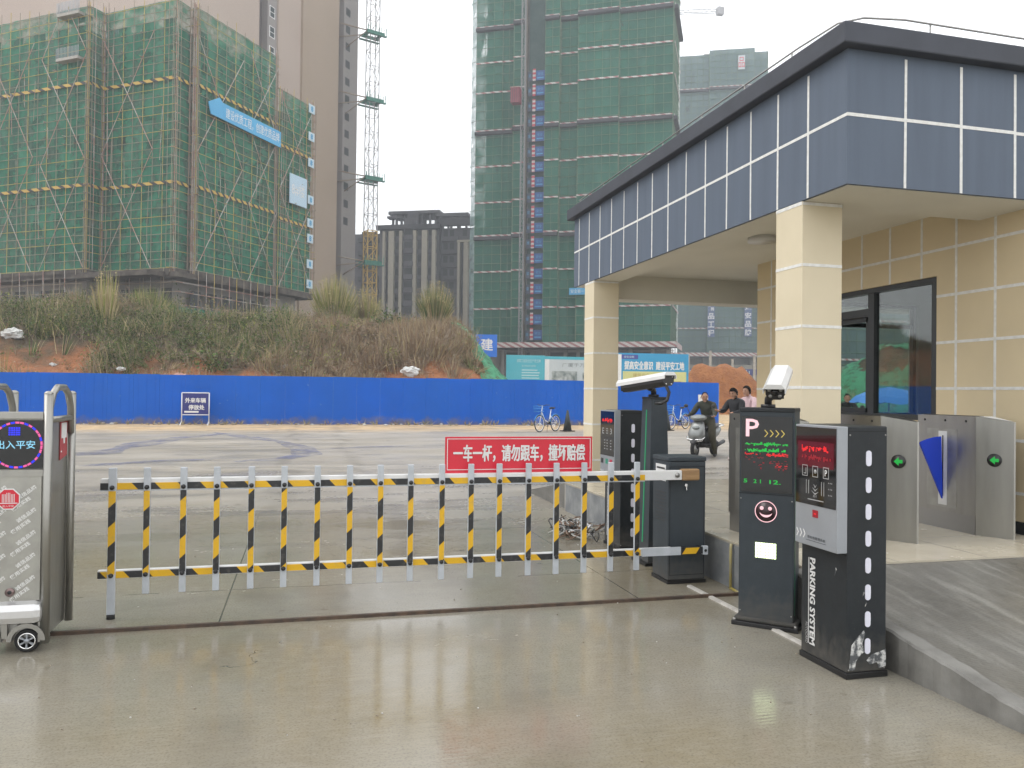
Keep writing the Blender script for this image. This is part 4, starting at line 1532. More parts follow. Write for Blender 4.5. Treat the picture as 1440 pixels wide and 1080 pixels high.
b.box(.55, 1.05, .028, .034, 1.05, 1.5, white_gloss)
b.text('告示', (.8, .036, 1.35), -.3, .12, X, Z, charcoal)
b.build('notice', hf)

sign = thing('parking_sign', 'freestanding white-framed navy sign with white Chinese lettering before the blue hoarding', 'sign', (-4.25, 34.3, .14), R(-4))
b = MB()
for x in (-.52, .52):
    b.tube([(x, 0, .12), (x, 0, 1.3)], .022, white_gloss, 8)
b.tube([(-.52, 0, 1.3), (.52, 0, 1.3)], .022, white_gloss, 8)
b.tube([(-.52, 0, .42), (.52, 0, .42)], .022, white_gloss, 8)
for x in (-.52, .52):
    b.tube([(x, -.3, .01), (x, 0, .16), (x, .3, .01)], .02, white_gloss, 8)
b.build('stand', sign)
b = MB()
b.box(-.49, .49, -.012, .012, .45, 1.27, navy)
b.text('外来车辆', (0, -.016, 1.0), .78, .2, X, Z, white_gloss, .008, fat=.006)
b.text('停放处', (.04, -.016, .72), .6, .2, X, Z, white_gloss, .008, fat=.006)
b.box(-.42, .12, -.017, -.012, .505, .575, white_gloss)
b.build('board', sign)


def cone(loc, label):
    r = thing('traffic_cone', label, 'traffic cone', loc, .3, 'dark traffic cones along the hoarding')
    cm = bpy.data.materials.get('cone_dark') or mat('cone_dark', (.022, .026, .028), (.03, .04, .04), ns=5, rough=.6)
    b = MB()
    b.cyl((0, 0, .03), (0, 0, .82), .17, cm, r1=.035, n=20)
    b.build('body', r)
    b = MB()
    b.box(-.22, .22, -.22, .22, 0, .035, rubber, .01)
    b.build('base', r)


cone((9.87, 29.5, gz(0, 29.5)), 'dark traffic cone beside the parked bicycle left of the cream column')
cone((14.25, 29.9, gz(0, 29.9)), 'dark traffic cone standing right of the camera post near the second bicycle')


def bicycle(loc, rz, label):
    r = thing('bicycle', label, 'bicycle', loc, rz, 'shared bicycles parked by the hoarding')
    bl = bpy.data.materials.get('bike_blue') or mat('bike_blue', (.03, .22, .55), rough=.4)
    wh = bpy.data.materials.get('bike_white') or mat('bike_white', (.7, .72, .74), rough=.35)
    for x, in ((-.53,), (.53,)):
        b = MB()
        b.tube([(x + math.cos(2 * math.pi * k / 28) * .305, 0, .32 + math.sin(2 * math.pi * k / 28) * .305) for k in range(28)], .02, rubber, 6, loop=True)
        w_ = b.build('wheel', r)
        b = MB()
        b.tube([(x + math.cos(2 * math.pi * k / 28) * .28, 0, .32 + math.sin(2 * math.pi * k / 28) * .28) for k in range(28)], .012, wh, 5, loop=True)
        for k in range(14):
            a = 2 * math.pi * k / 14
            b.cyl((x, .015 * (-1) ** k, .32), (x + math.cos(a) * .28, 0, .32 + math.sin(a) * .28), .004, chrome, n=4)
        b.cyl((x, -.05, .32), (x, .05, .32), .025, wh, n=10)
        b.build('rim', w_)
    b = MB()
    sx = -.36
    b.tube([(sx, 0, .92), (-.40, 0, .78), (-.53, 0, .32)], .018, wh, 8)
    b.tube([(-.40, 0, .74), (-.2, 0, .45), (.08, 0, .34), (.20, 0, .62)], .022, wh, 8)
    b.tube([(.08, 0, .34), (.17, 0, .62), (.23, 0, .86)], .018, wh, 8)
    b.tube([(.08, .0, .34), (.53, .05, .32)], .012, wh, 6)
    b.tube([(.20, 0, .6), (.53, -.05, .32)], .012, wh, 6)
    b.build('frame', r)
    b = MB()
    b.tube([(sx + .1, -.28, 1.02), (sx - .02, -.2, 1.03), (sx, 0, .98), (sx - .02, .2, 1.03), (sx + .1, .28, 1.02)], .014, black, 8)
    b.cyl((sx, 0, .9), (sx, 0, 1.0), .016, wh, n=8)
    b.build('handlebar', r)
    b = MB()
    b.loft([[(.14, -.03, .91), (.14, .03, .91), (.14, .03, .88), (.14, -.03, .88)], [(.25, -.09, .93), (.25, .09, .93), (.25, .07, .87), (.25, -.07, .87)], [(.37, -.1, .94), (.37, .1, .94), (.37, .08, .88), (.37, -.08, .88)]], black)
    b.build('saddle', r)
    b = MB()
    for z in (.78, .88, .98):
        q = .12 + (z - .78) * .15
        b.tube([(sx - .33 - q * .3, -q, z), (sx - .33 - q * .3, q, z), (sx - .06, q, z), (sx - .06, -q, z)], .008, bl, 5, loop=True)
    for k in range(7):
        y = -.12 + .04 * k
        b.cyl((sx - .36, y, .78), (sx - .37, y * 1.2, .98), .005, bl, n=4)
    b.box(sx - .36, sx - .06, -.12, .12, .77, .785, bl)
    b.build('basket', r)
    b = MB()
    for x, a0, a1 in ((-.53, 20, 160), (.53, 10, 190)):
        b.tube([(x + math.cos(R(a)) * .345, 0, .32 + math.sin(R(a)) * .345) for a in range(a0, a1 + 1, 10)], .02, bl, 6)
    b.build('mudguard', r)
    b = MB()
    b.cyl((.08, -.06, .34), (.08, .06, .34), .05, black, n=12)
    b.tube([(.08, .07, .34), (.16, .08, .2), (.16, .16, .2)], .012, black, 6)
    b.tube([(.08, -.07, .34), (.0, -.08, .48), (.0, -.16, .48)], .012, black, 6)
    b.tube([(.1, .06, .34), (.2, .16, .0)], .01, steel_dk, 6)
    b.build('crank', r)


bicycle((9.0, 29.3, gz(0, 29.3)), R(38), 'blue and white shared bicycle standing left of the cream column')
bicycle((15.3, 31.0, gz(0, 31)), R(30), 'blue and white shared bicycle beyond the silver scooter')

# ------------------------------------------------ information boards beyond the hoarding
def board(px0, px1, py0, d0, d1, zb, mt, name, label, parts):
    p0, p1 = at(px0, py0, d0), at(px1, py0, d1)
    zt = p0.z
    o = Vector((p0.x, p0.y))
    ln = (Vector((p1.x, p1.y)) - o).length
    r = thing(name, label, 'billboard', (p0.x, p0.y, 0))
    M = frame((0, 0), (p1.x - p0.x, p1.y - p0.y))
    b = MB(M)
    b.box(0, ln, -.05, .05, zb, zt, mt)
    parts(b, ln, zb, zt)
    b.build('board', r)
    b = MB(M)
    for k in range(3):
        x = ln * (.08 + .42 * k)
        b.box(x - .08, x + .08, .05, .2, -.3, zt - .1, steel_dk)
    b.build('post', r)


teal = mat('board_teal', (.06, .40, .50), (.10, .45, .55), ns=.4, rough=.5)
pale = mat('board_pale', (.55, .60, .62), (.48, .53, .55), ns=.5, rough=.5)
brd_b = mat('board_blue', (.02, .26, .50), (.03, .30, .54), ns=.3, rough=.5)
brd_y = mat('board_yellow', (.62, .60, .26), (.55, .56, .25), ns=.8, rough=.5)
txt_l = mat('board_text_pale', (.5, .68, .72), rough=.5)
txt_d = mat('board_text_dark', (.22, .25, .26), rough=.5)
txt_g = mat('board_text_gold', (.38, .27, .08), rough=.5)
sketch = mat('board_sketch', (.52, .56, .56), (.12, .16, .16), ns=1.6, lo=.40, hi=.62, rough=.5, stretch=(1, 1, .8))


def p1(b, ln, zb, zt):
    b.text('建筑工程安全生产责任牌', (ln * .58, -.06, zt - .42), ln * .62, .26, X, Z, txt_l)
    b.text('施工单位安全管理', (ln * .58, -.06, zt - .8), ln * .36, .14, X, Z, txt_l)
    for k in range(8):
        b.box(ln * .40, ln * random.uniform(.80, .92), -.058, -.05, zt - 1.15 - .2 * k, zt - 1.08 - .2 * k, txt_l)


def p2(b, ln, zb, zt):
    b.box(0, ln, -.06, -.05, zt - .22, zt, teal)
    b.box(0, .35, -.062, -.05, zb, zt - .22, white_matte)
    b.text('广厦千万家园', (ln * .5, -.06, zt - .62), ln * .5, .3, X, Z, txt_d)
    b.box(ln * .1, ln * .47, -.058, -.05, zt - 3.0, zt - 1.1, sketch)
    b.box(ln * .55, ln * .95, -.058, -.05, zt - 3.0, zt - 1.2, sketch)


def p3(b, ln, zb, zt):
    b.box(0, ln * .10, -.062, -.05, zb, zt - .1, white_matte)
    b.box(ln * .1, ln * .32, -.058, -.05, zt - .42, zt - .12, mat('board_indigo', (.05, .06, .28), rough=.5))
    b.text('安全文明', (ln * .2, -.062, zt - .27), ln * .13, .17, X, Z, txt_l)
    b.text('提高安全意识  建设平安工地', (ln * .54, -.058, zt - .86), ln * .80, .60, X, Z, white_gloss, .008, fat=.012)
    b.box(ln * .12, ln * .97, -.056, -.05, zb, zt - 1.28, brd_y)
    b.text('建筑安全六大纪律', (ln * .48, -.062, zt - 1.55), ln * .45, .28, X, Z, txt_g)
    for k in range(6):
        b.box(ln * .16, ln * random.uniform(.7, .93), -.060, -.05, zt - 2.0 - .2 * k, zt - 1.95 - .2 * k, txt_g)


board(712, 766, 499, 60, 60.5, .5, teal, 'billboard', 'teal notice board half hidden by the green net on the hill', p1)
board(766, 862, 501, 60.6, 61.8, .5, pale, 'billboard', 'pale billboard with grey sketches left of the cream column', p2)
board(863, 968, 496, 56, 57, .5, brd_b, 'billboard', 'blue and yellow safety billboard with big white Chinese slogan', p3)
sb = at(687, 478, 75)
r = thing('site_sign', 'small bright blue sign with white character poking up behind the hill shoulder', 'sign', (sb.x, sb.y, 0))
M = frame((0, 0), (.97, -.2))
b = MB(M)
b.box(-1.2, .8, -.06, .06, sb.z - 1.6, sb.z + .5, mat('site_sign_blue', (.015, .15, .60), rough=.5))
b.text('建', (-.15, -.07, sb.z - .45), 1.1, 1.1, X, Z, white_gloss, fat=.03)
b.build('board', r)
b = MB(M)
b.box(-.2, .0, .06, .25, -.3, sb.z + .3, steel_dk)
b.build('post', r)

# orange earth mound and grey site wall right of the hoarding
b = MB()
c0 = at(1010, 545, 62)
nxm = 30
vs = []
for j in range(16):
    for i in range(nxm):
        x, y = -5 + 10 * i / (nxm - 1), -3 + 6 * j / 15
        d = sst(1 - abs(x) / 5) ** .7 * sst(1 - abs(y) / 3)
        vs.append((x, y, 3.9 * min(1, d * 1.3) + .45 * noise.noise(Vector((x * 1.1, y * 1.1, 0))) * min(1, d * 3) - .05))
b.add(vs, [(j * nxm + i, j * nxm + i + 1, (j + 1) * nxm + i + 1, (j + 1) * nxm + i) for j in range(15) for i in range(nxm - 1)],
      mat('orange_earth', (.36, .15, .055), (.26, .10, .04), ns=2, rough=.95, bump=.8, bs=6, bd=.2), True)
tag(b.build('earth_mound', loc=(c0.x, c0.y, 0), rz=R(-12)), 'orange earth mound right of the safety billboard', 'earth mound')
gw = at(1075, 520, 80)
ga = at(935, 520, 80)
b = MB(frame((ga.x, ga.y), (gw.x - ga.x, gw.y - ga.y)))
Lw = (Vector((gw.x, gw.y)) - Vector((ga.x, ga.y))).length
grey_w = mat('site_wall_grey', (.24, .24, .22), (.17, .17, .16), ns=1, rough=.8)
b.box(-2, Lw + 8, 0, .2, 0, 4.6, grey_w)
b.box(1, Lw * .95, -.02, 0, 3.6, 4.2, mat('site_wall_banner', (.06, .075, .2), rough=.6))
b.text('安全生产重于泰山', (Lw * .55, -.03, 3.9), Lw * .6, .45, X, Z, txt_l)
for k in range(8):
    b.box(k * 2.2, k * 2.2 + .25, -.1, 0, 0, 5.2 + (k % 3) * .4, concrete_pale)
tag(b.build('site_wall'), 'grey site wall with faded banner behind the orange earth mound', 'wall')
# blue parasol seen through the gatehouse window
c = at(1250, 548, 27)
r = thing('parasol', 'bright blue parasol seen through the gatehouse window', 'parasol', (c.x, c.y, 0))
b = MB()
b.loft([[(math.cos(2 * math.pi * k / 16) * q, math.sin(2 * math.pi * k / 16) * q, z - (.06 if k % 2 else 0) * q) for k in range(16)] for q, z in ((1.25, 1.42), (1.05, 1.62), (.6, 1.82), (.03, 1.93))], mat('parasol_blue', (.05, .22, .62), (.07, .26, .66), ns=1, rough=.6), smooth=False, cap=False)
b.build('canopy', r)
b = MB()
b.cyl((0, 0, 0), (0, 0, 1.95), .025, steel_dk)
b.build('pole', r)
b = MB()
b.cyl((0, 0, 0), (0, 0, .12), .3, concrete, n=20)
b.build('base', r)

# ================================================================= SCAFFOLDED BUILDING (left)
pole_y = mat('pole_yellow', (.50, .36, .07), (.38, .28, .08), ns=.6, rough=.6)
pole_r = mat('pole_rusty', (.23, .17, .12), (.30, .25, .19), ns=.6, rough=.7)
pole_w = mat('pole_white', (.42, .38, .35), (.40, .22, .18), ns=.9, lo=.48, hi=.52, rough=.6)


def net(name, c1, c2, c3, alo, ahi, sc=.35):
    m, t = newmat(name)
    a = t.mix(t.ramp(t.noise(sc, 6), .32, .68), c1, c2)
    a = t.mix(t.ramp(t.noise(sc * 3, 6, stretch=(1, 1, .35)), .55, .72, 0, .8), a, c3)
    a = t.mix(t.ramp(t.noise(sc * 2, 5, stretch=(1.6, 1.6, .12)), .42, .7, 0, .45), a, tuple(x * .55 for x in c1))
    a = t.mix(t.ramp(t.noise(sc * .45, 4), .45, .7, 0, .5), a, c3)
    t.l(a, t.p.inputs['Base Color'])
    t.p.inputs['Roughness'].default_value = .8
    t.p.inputs['Specular IOR Level'].default_value = .15
    t.l(t.math('MINIMUM', t.ramp(t.noise(sc * 2.3, 6), .3, .6, alo, ahi), t.ramp(t.noise(sc * 1.3, 5, stretch=(1, 1, .6)), .27, .36, max(0, alo - .3), 1)), t.p.inputs['Alpha'])
    return m


net_l = net('scaffold_net', (.018, .160, .095), (.046, .240, .145), (.11, .235, .170), .35, .96)
net_g = net('tower_net', (.016, .122, .080), (.036, .175, .118), (.075, .20, .150), .84, 1.0, .12)
kick_y = stripes('kick_yellow', (.02, .02, .02), (.50, .33, .06), (1, .4, 1), .9, .42, .6)
kick_r = stripes('kick_red', (.58, .55, .53), (.36, .15, .15), (.8, .4, 1), .9, .55, .6)
raw = mat('raw_concrete', (.27, .255, .235), (.20, .19, .175), ns=.4, rough=.85)
dark_o = mat('dark_opening', (.025, .028, .03), rough=.6)
glass_far = mat('far_glass', (.05, .06, .065), rough=.15, spec=.6)


def panel_net(mb, a, b, z0, z1, mt, dz=1.8, dx=1.5, amp=.10):
    a, b = Vector(a), Vector(b)
    d = b - a
    L = d.length
    n = max(1, round(L / dx)) * 2
    nrm = Vector((d.y, -d.x)).normalized()
    nz = max(1, round((z1 - z0) / dz)) * 2
    vs = []
    for j in range(nz + 1):
        for i in range(n + 1):
            p = a + d * i / n
            z = z0 + (z1 - z0) * j / nz
            q = amp * noise.noise(Vector((p.x * .9, p.y * .9, z * .7))) + (amp * .4 if (i % 2 and j % 2) else 0)
            p = p + nrm * (-q - .05)
            vs.append((p.x, p.y, z))
    mb.add(vs, [(j * (n + 1) + i, j * (n + 1) + i + 1, (j + 1) * (n + 1) + i + 1, (j + 1) * (n + 1) + i) for j in range(nz) for i in range(n)], mt, True)


sb_o = at(269, 540, 85)
SD = YAW + R(21)
su = Vector((math.sin(SD), math.cos(SD)))       # depth direction of the right-hand facade
sx_ = Vector((su.y, -su.x))                     # to the right along the front
SM = Matrix(((sx_.x, su.x, 0, 0), (sx_.y, su.y, 0, 0), (0, 0, 1, 0), (0, 0, 0, 1)))
bl = thing('scaffolded_building', 'low block wrapped in green netting and pole scaffolding with a blue slogan banner', 'building under construction', (sb_o.x, sb_o.y, 0))
Z0, Z1, Z2 = 14.2, 42.4, 38.6
paths = [[(-34, -4.2), (-10.6, -4.2), (-10.6, -2.2), (-.7, -2.2), (-.7, 0), (0, 0), (0, 13.5)], [(.25, 13.7), (.25, 20.6), (-6, 20.6)]]
deck = mat('catch_deck', (.045, .035, .03), (.11, .095, .078), ns=1.2, rough=.9)
gry_w = mat('podium_window', (.16, .17, .17), rough=.4)
core = MB(SM)
for (x0, x1, y0, y1, zt) in ((-33.5, -11.8, -2.9, 12.6, Z1 - 2), (-11.8, -1.9, -.9, 12.6, Z1 - 2), (-6, -1.3, 13.6, 19.6, Z2 - 2)):
    core.box(x0, x1, y0, y1, 4, zt, raw)
core.box(-34.4, -1.2, -4.7, 13.9, 13.2, 13.75, deck)
core.box(-33.5, -10.8, -4.75, -4.70, 9.3, 10.2, net_l)
core.box(-10.8, .4, -2.75, -2.70, 9.3, 10.2, net_l)
core.box(.40, .46, -2.4, 13.4, 9.2, 10.1, net_l)
core.box(-1.2, .45, -2.6, 13.9, 13.2, 13.75, deck)
core.box(-11.9, -1.2, -5.1, -4.7, 13.1, 13.5, deck)
for k in range(5):
    core.box(-1.31, -1.22, 1 + 2.5 * k, 2.5 + 2.5 * k, 10.4, 12.2, dark_o)
for k in range(9):
    z = 15.5 + 3 * k
    for x0 in (-31, -27.5, -24, -20.5, -17, -14):
        core.box(x0, x0 + 1.8, -2.96, -2.9, z, z + 1.7, dark_o)
    for x0 in (-10, -6.6, -3.6):
        core.box(x0, x0 + 1.6, -.96, -.9, z, z + 1.7, dark_o)
    for y0 in (2, 5.5, 9, 11):
        core.box(-1.9, -1.84, y0, y0 + 1.6, z, z + 1.7, dark_o)
# podium windows under the catch platform
for k in range(11):
    x0 = -33 + 2.05 * k
    core.box(x0, x0 + 1.6, -2.97, -2.9, 10.6, 12.3, dark_o if k % 3 else gry_w)
for k in range(5):
    x0 = -11.2 + 1.95 * k
    core.box(x0, x0 + 1.4, -.97, -.9, 10.6, 12.3, dark_o)
core.box(-33.5, -11.8, -3.3, -2.9, 9.2, 10.3, concrete_pale)
core.box(-11.8, -1.8, -1.3, -.9, 9.2, 10.3, concrete_pale)
# balcony with white rails breaking through the net
core.box(-14.6, -11.4, -4.9, -3.0, 36.6, 36.9, concrete_pale)
core.box(-14.6, -11.4, -4.9, -3.0, 41.4, 41.7, concrete_pale)
for k in range(17):
    core.box(-14.6 + .2 * k, -14.55 + .2 * k, -4.9, -4.85, 36.9, 38.0, silver)
    core.box(-14.6 + .2 * k, -14.55 + .2 * k, -4.9, -4.85, 41.7, 42.9, silver)
core.build('wall', bl)
nm_, pm, km = MB(SM), MB(SM), MB(SM)
rr = random.Random(11)
for pi, path in enumerate(paths):
    zt = Z1 if pi == 0 else Z2
    for i in range(len(path) - 1):
        a, b_ = Vector(path[i]), Vector(path[i + 1])
        d = (b_ - a)
        L = d.length
        u = d / L
        nr = Vector((u.y, -u.x))
        z0 = Z0
        panel_net(nm_, a, b_, z0, zt, net_l, amp=.14)
        nv = max(1, round(L / 1.5))
        for k in range(nv + 1):
            p = a + u * (L * k / nv)
            mt = pole_y if (k % 2 == 0) else pole_r
            pm.cyl((p.x + nr.x * .12, p.y + nr.y * .12, z0 - .6), (p.x + nr.x * .12, p.y + nr.y * .12, zt + rr.uniform(.2, 1.0)), .042, mt, n=4, smooth=False)
            if L < 3 or k in (0, nv):
                for q in range(3):
                    o = nr * rr.uniform(.1, .4) + u * rr.uniform(-.8, .8)
                    pm.cyl((p.x + o.x, p.y + o.y, z0 - .5), (p.x + o.x, p.y + o.y, zt + rr.uniform(0, 1)), .04, pole_r if q else pole_w, n=4, smooth=False)
        nl = int((zt - z0) / .9)
        for k in range(nl + 1):
            z = z0 + .9 * k
            e0, e1 = rr.uniform(.1, .7), rr.uniform(.1, .7)
            mt = pole_r if rr.random() < .75 else pole_y
            p, q = a - u * e0 + nr * .18, b_ + u * e1 + nr * .18
            pm.cyl((p.x, p.y, z + rr.uniform(-.06, .06)), (q.x, q.y, z + rr.uniform(-.06, .06)), .036, mt, n=4, smooth=False)
        for k in range(int(L * (zt - z0) / 5.5)):
            p = a + u * (rr.randrange(0, nv + 1) * L / nv) + nr * .1
            z = z0 + .9 * rr.randrange(0, nl)
            q = p + nr * rr.uniform(.25, .6) + u * rr.uniform(-.2, .2)
            pm.cyl((p.x, p.y, z), (q.x, q.y, z + rr.uniform(-.05, .05)), .035, rr.choice((pole_r, pole_w, pole_y)), n=4, smooth=False)
        for k in range(int(L * 1.1)):
            p = a + u * rr.uniform(0, L) + nr * rr.uniform(.1, .3)
            z = rr.uniform(z0, zt - 6)
            pm.cyl((p.x, p.y, z), (p.x + u.x * rr.uniform(-.3, .3), p.y + u.y * rr.uniform(-.3, .3), z + rr.uniform(3, 6)), .038, rr.choice((pole_r, pole_r, pole_w)), n=4, smooth=False)
        # long crossing braces
        if L > 6:
            w_ = 7.2
            s0 = 0.0
            while s0 + 3 < L:
                s1 = min(L, s0 + w_)
                hgt = (s1 - s0) * 1.75
                z = z0
                fl = 0
                while z < zt - 3:
                    zz = min(zt, z + hgt)
                    fr_ = (zz - z) / hgt
                    for (p0, p1) in ((s0, s0 + (s1 - s0) * fr_), (s1, s1 - (s1 - s0) * fr_)):
                        p, q = a + u * p0 + nr * .26, a + u * p1 + nr * .26
                        pm.cyl((p.x, p.y, z), (q.x, q.y, zz), .05, pole_w, n=4, smooth=False)
                    z += hgt
                s0 += w_ + 1.2
        for z in ((23.0, 33.9) if pi == 0 else (22.5, 31.5)):
            p, q = a + nr * .22, b_ + nr * .22
            km = MB(SM)
            km.add([(p.x, p.y, z), (q.x, q.y, z), (q.x, q.y, z + .34), (p.x, p.y, z + .34), (p.x - nr.x * .05, p.y - nr.y * .05, z), (q.x - nr.x * .05, q.y - nr.y * .05, z), (q.x - nr.x * .05, q.y - nr.y * .05, z + .34), (p.x - nr.x * .05, p.y - nr.y * .05, z + .34)],
                   [(0, 1, 2, 3), (7, 6, 5, 4), (0, 4, 5, 1), (3, 2, 6, 7)], kick_y)
            km.build('kickboard', bl)
        # dark catch platform under the net
        dk = MB(SM)
        p, q = a + nr * .5, b_ + nr * .5
        pm.prism([(a.x - nr.x, a.y - nr.y, Z0 - .8), (p.x, p.y, Z0 - .8), (p.x, p.y, Z0 - .1), (a.x - nr.x, a.y - nr.y, Z0 - .1)], (d.x, d.y, 0), bpy.data.materials.get('catch_deck') or mat('catch_deck', (.04, .030, .025), (.075, .06, .048), ns=1.2, rough=.9))
for k in range(14):
    x = -33 + 2.4 * k
    pm.cyl((x, -4.6 if x < -10.8 else -2.6, 7.5), (x, -4.6 if x < -10.8 else -2.6, Z0), .05, pole_r, n=4)
pm.cyl((-34, -4.6, 9.9), (-11, -4.6, 9.9), .05, pole_r, n=4)
for k in range(12):
    pm.cyl((.55, .2 + 1.2 * k, 7.5), (.55, .2 + 1.2 * k, Z0), .045, (pole_r, pole_w, pole_y)[k % 3], n=4)
for k in range(20):
    x = -32.5 + 1.65 * k
    y = -4.8 if x < -10.8 else -2.8
    pm.cyl((x, y, 7.5), (x + random.uniform(-.4, .4), y, Z0), .04, (pole_w, pole_r)[k % 2], n=4)
for z in (10.3, 11.6, 12.6):
    pm.cyl((-34, -4.85, z), (-10.4, -4.85, z), .04, pole_r, n=4)
    pm.cyl((-11, -2.85, z), (1, -2.85, z), .04, pole_r, n=4)
    pm.cyl((.6, -3, z), (.6, 14, z), .04, pole_w, n=4)
nm_.build('scaffold_net', bl)
o = pm.build('scaffold_poles', bl)
o['kind'] = 'stuff'
ban_b = mat('banner_blue', (.06, .34, .62), (.09, .40, .68), ns=.5, rough=.6)
b = MB(SM)
b.prism([(.55, 1.6, 31.4), (.55, 13.6, 31.2), (.55, 13.6, 33.1), (.55, 3.4, 33.2), (.55, 2.9, 33.6), (.55, 1.2, 32.6)], (.1, 0, 0), ban_b)
b.text('建设优质工程，创建优质品牌', (.66, 8.6, 32.25), 9.4, 1.15, Y, Z, white_matte)
b.build('banner', bl)
b = MB(SM)
b.box(.65, .75, 15.4, 18.9, 24.9, 28.6, mat('number_board', (.45, .60, .72), rough=.6))
b.text('8#楼', (.77, 17.1, 26.8), 2.7, 1.6, Y, Z, white_gloss)
b.build('number_board', bl)
for z in (38.0, 34.4, 31.0, 26.2, 23.2, 21.2, 17.9, 15.3):
    b = MB(SM)
    b.box(.65, .73, 19.2, 20.4, z - .55, z + .55, mat('small_sign_pale', (.50, .62, .70), rough=.6) if 'small_sign_pale' not in bpy.data.materials else bpy.data.materials['small_sign_pale'])
    b.text('8', (.75, 19.8, z), .5, .7, Y, Z, brd_b, .04)
    b.build('floor_sign', bl)

# ================================================================= TALL BROWN TOWER behind it
tan_a = mat('tower_pink_tan', (.44, .36, .305), (.41, .33, .28), ns=.08, rough=.8)
tan_b = mat('tower_tan', (.36, .28, .215), (.33, .255, .19), ns=.08, rough=.8)
gry_t = mat('tower_grey', (.27, .245, .235), rough=.8)
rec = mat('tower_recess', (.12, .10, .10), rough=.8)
bo = at(243, 540, 101)
bt = thing('apartment_tower', 'tall pinkish-brown apartment tower rising behind the scaffolded block', 'apartment tower', (bo.x, bo.y, 0))


def tloc(px, x_off=0.0):
    """distance along the right-hand facade at which it crosses column px"""
    lo, hi = 0.0, 80.0
    for _ in range(50):
        md = (lo + hi) / 2
        p = Vector((bo.x, bo.y)) + su * md + sx_ * x_off
        c = CM.transposed() @ (Vector((p.x, p.y, 1.6)) - CAMLOC)
        if 720 + FPX * c.x / -c.z < px: lo = md
        else: hi = md
    return lo


HT = 112
ta, tb, tc, td, te, tf = tloc(357), tloc(371), tloc(384), tloc(416), tloc(467), tloc(476)
tg = tloc(496)
w_ = MB(SM)
w_.box(-24, 0, 0, ta, 4, HT, tan_a)
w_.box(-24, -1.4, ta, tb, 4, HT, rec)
w_.box(-24, -.3, tb, tc, 4, HT, gry_t)
w_.box(-24, 0, tc, td, 4, HT, tan_a)
w_.box(-24, .4, td, te, 4, HT, tan_b)
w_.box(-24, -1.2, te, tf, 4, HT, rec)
w_.box(-24, .1, tf, tg, 4, HT, gry_t)
w_.box(-60, -24, .6, 30, 4, HT, tan_a)
for k in range(36):
    w_.box(-.31, .102, tf + .05, tf + .12, 5 + 3 * k, 5.15 + 3 * k, tan_b)
w_.build('wall', bt)
for k in range(8, 36):
    z = 6 + 3 * k
    f = MB(SM)
    f.box(-.30, -.26, tb + .4, tc - .5, z, z + 1.7, white_matte)
    f.box(-.27, -.24, tb + .55, tc - .65, z + .12, z + .75, glass_far)
    f.box(-.27, -.24, tb + .55, tc - .65, z + .85, z + 1.58, glass_far)
    f.build('window', bt)
    f = MB(SM)
    f.box(.08, .12, tf + .6, tf + 1.9, z, z + 1.3, dark_o)
    f.build('window', bt)
for z in (41.0, 44.0, 47.0):
    for x in (-5, -11, -19.5):
        f = MB(SM)
        f.box(x - 1.1, x + 1.1, -.06, .0, z, z + 1.8, white_matte)
        f.box(x - 1.0, x - .05, -.08, -.03, z + .1, z + 1.7, glass_far)
        f.box(x + .05, x + 1.0, -.08, -.03, z + .1, z + 1.7, glass_far)
        f.build('window', bt)
    f = MB(SM)
    f.box(-17.5, -13, -1.6, 0, z - .7, z - .5, white_matte)
    for k in range(24):
        f.box(-17.5 + .19 * k, -17.44 + .19 * k, -1.6, -1.56, z - .5, z + .5, white_matte)
    f.build('balcony', bt)

# ================================================================= TOWER CRANES
cr_y = mat('crane_yellow', (.50, .34, .10), rough=.6)
cr_w = mat('crane_pale', (.30, .29, .30), rough=.6)
cr_g = mat('collar_green', (.045, .20, .15), rough=.7)
mo = at(518, 540, 136)
tcn = thing('tower_crane', 'slender lattice tower crane mast braced to the brown tower', 'tower crane', (mo.x, mo.y, 0), R(20))


def lattice(mb, x, y, z0, z1, hw, mt, r_=.075, step=2.8):
    for sx in (-1, 1):
        for sy in (-1, 1):
            mb.cyl((x + sx * hw, y + sy * hw, z0), (x + sx * hw, y + sy * hw, z1), r_, mt, n=4, smooth=False)
    z, fl = z0, 0
    while z < z1 - .1:
        zz = min(z1, z + step)
        for (a, b_) in (((-1, -1), (1, -1)), ((1, -1), (1, 1)), ((1, 1), (-1, 1)), ((-1, 1), (-1, -1))):
            if fl % 2: a, b_ = b_, a
            mb.cyl((x + a[0] * hw, y + a[1] * hw, z), (x + b_[0] * hw, y + b_[1] * hw, zz), r_ * .55, mt, n=4, smooth=False)
            mb.cyl((x + a[0] * hw, y + a[1] * hw, zz), (x + b_[0] * hw, y + b_[1] * hw, zz), r_ * .6, mt, n=4, smooth=False)
        z = zz
        fl += 1


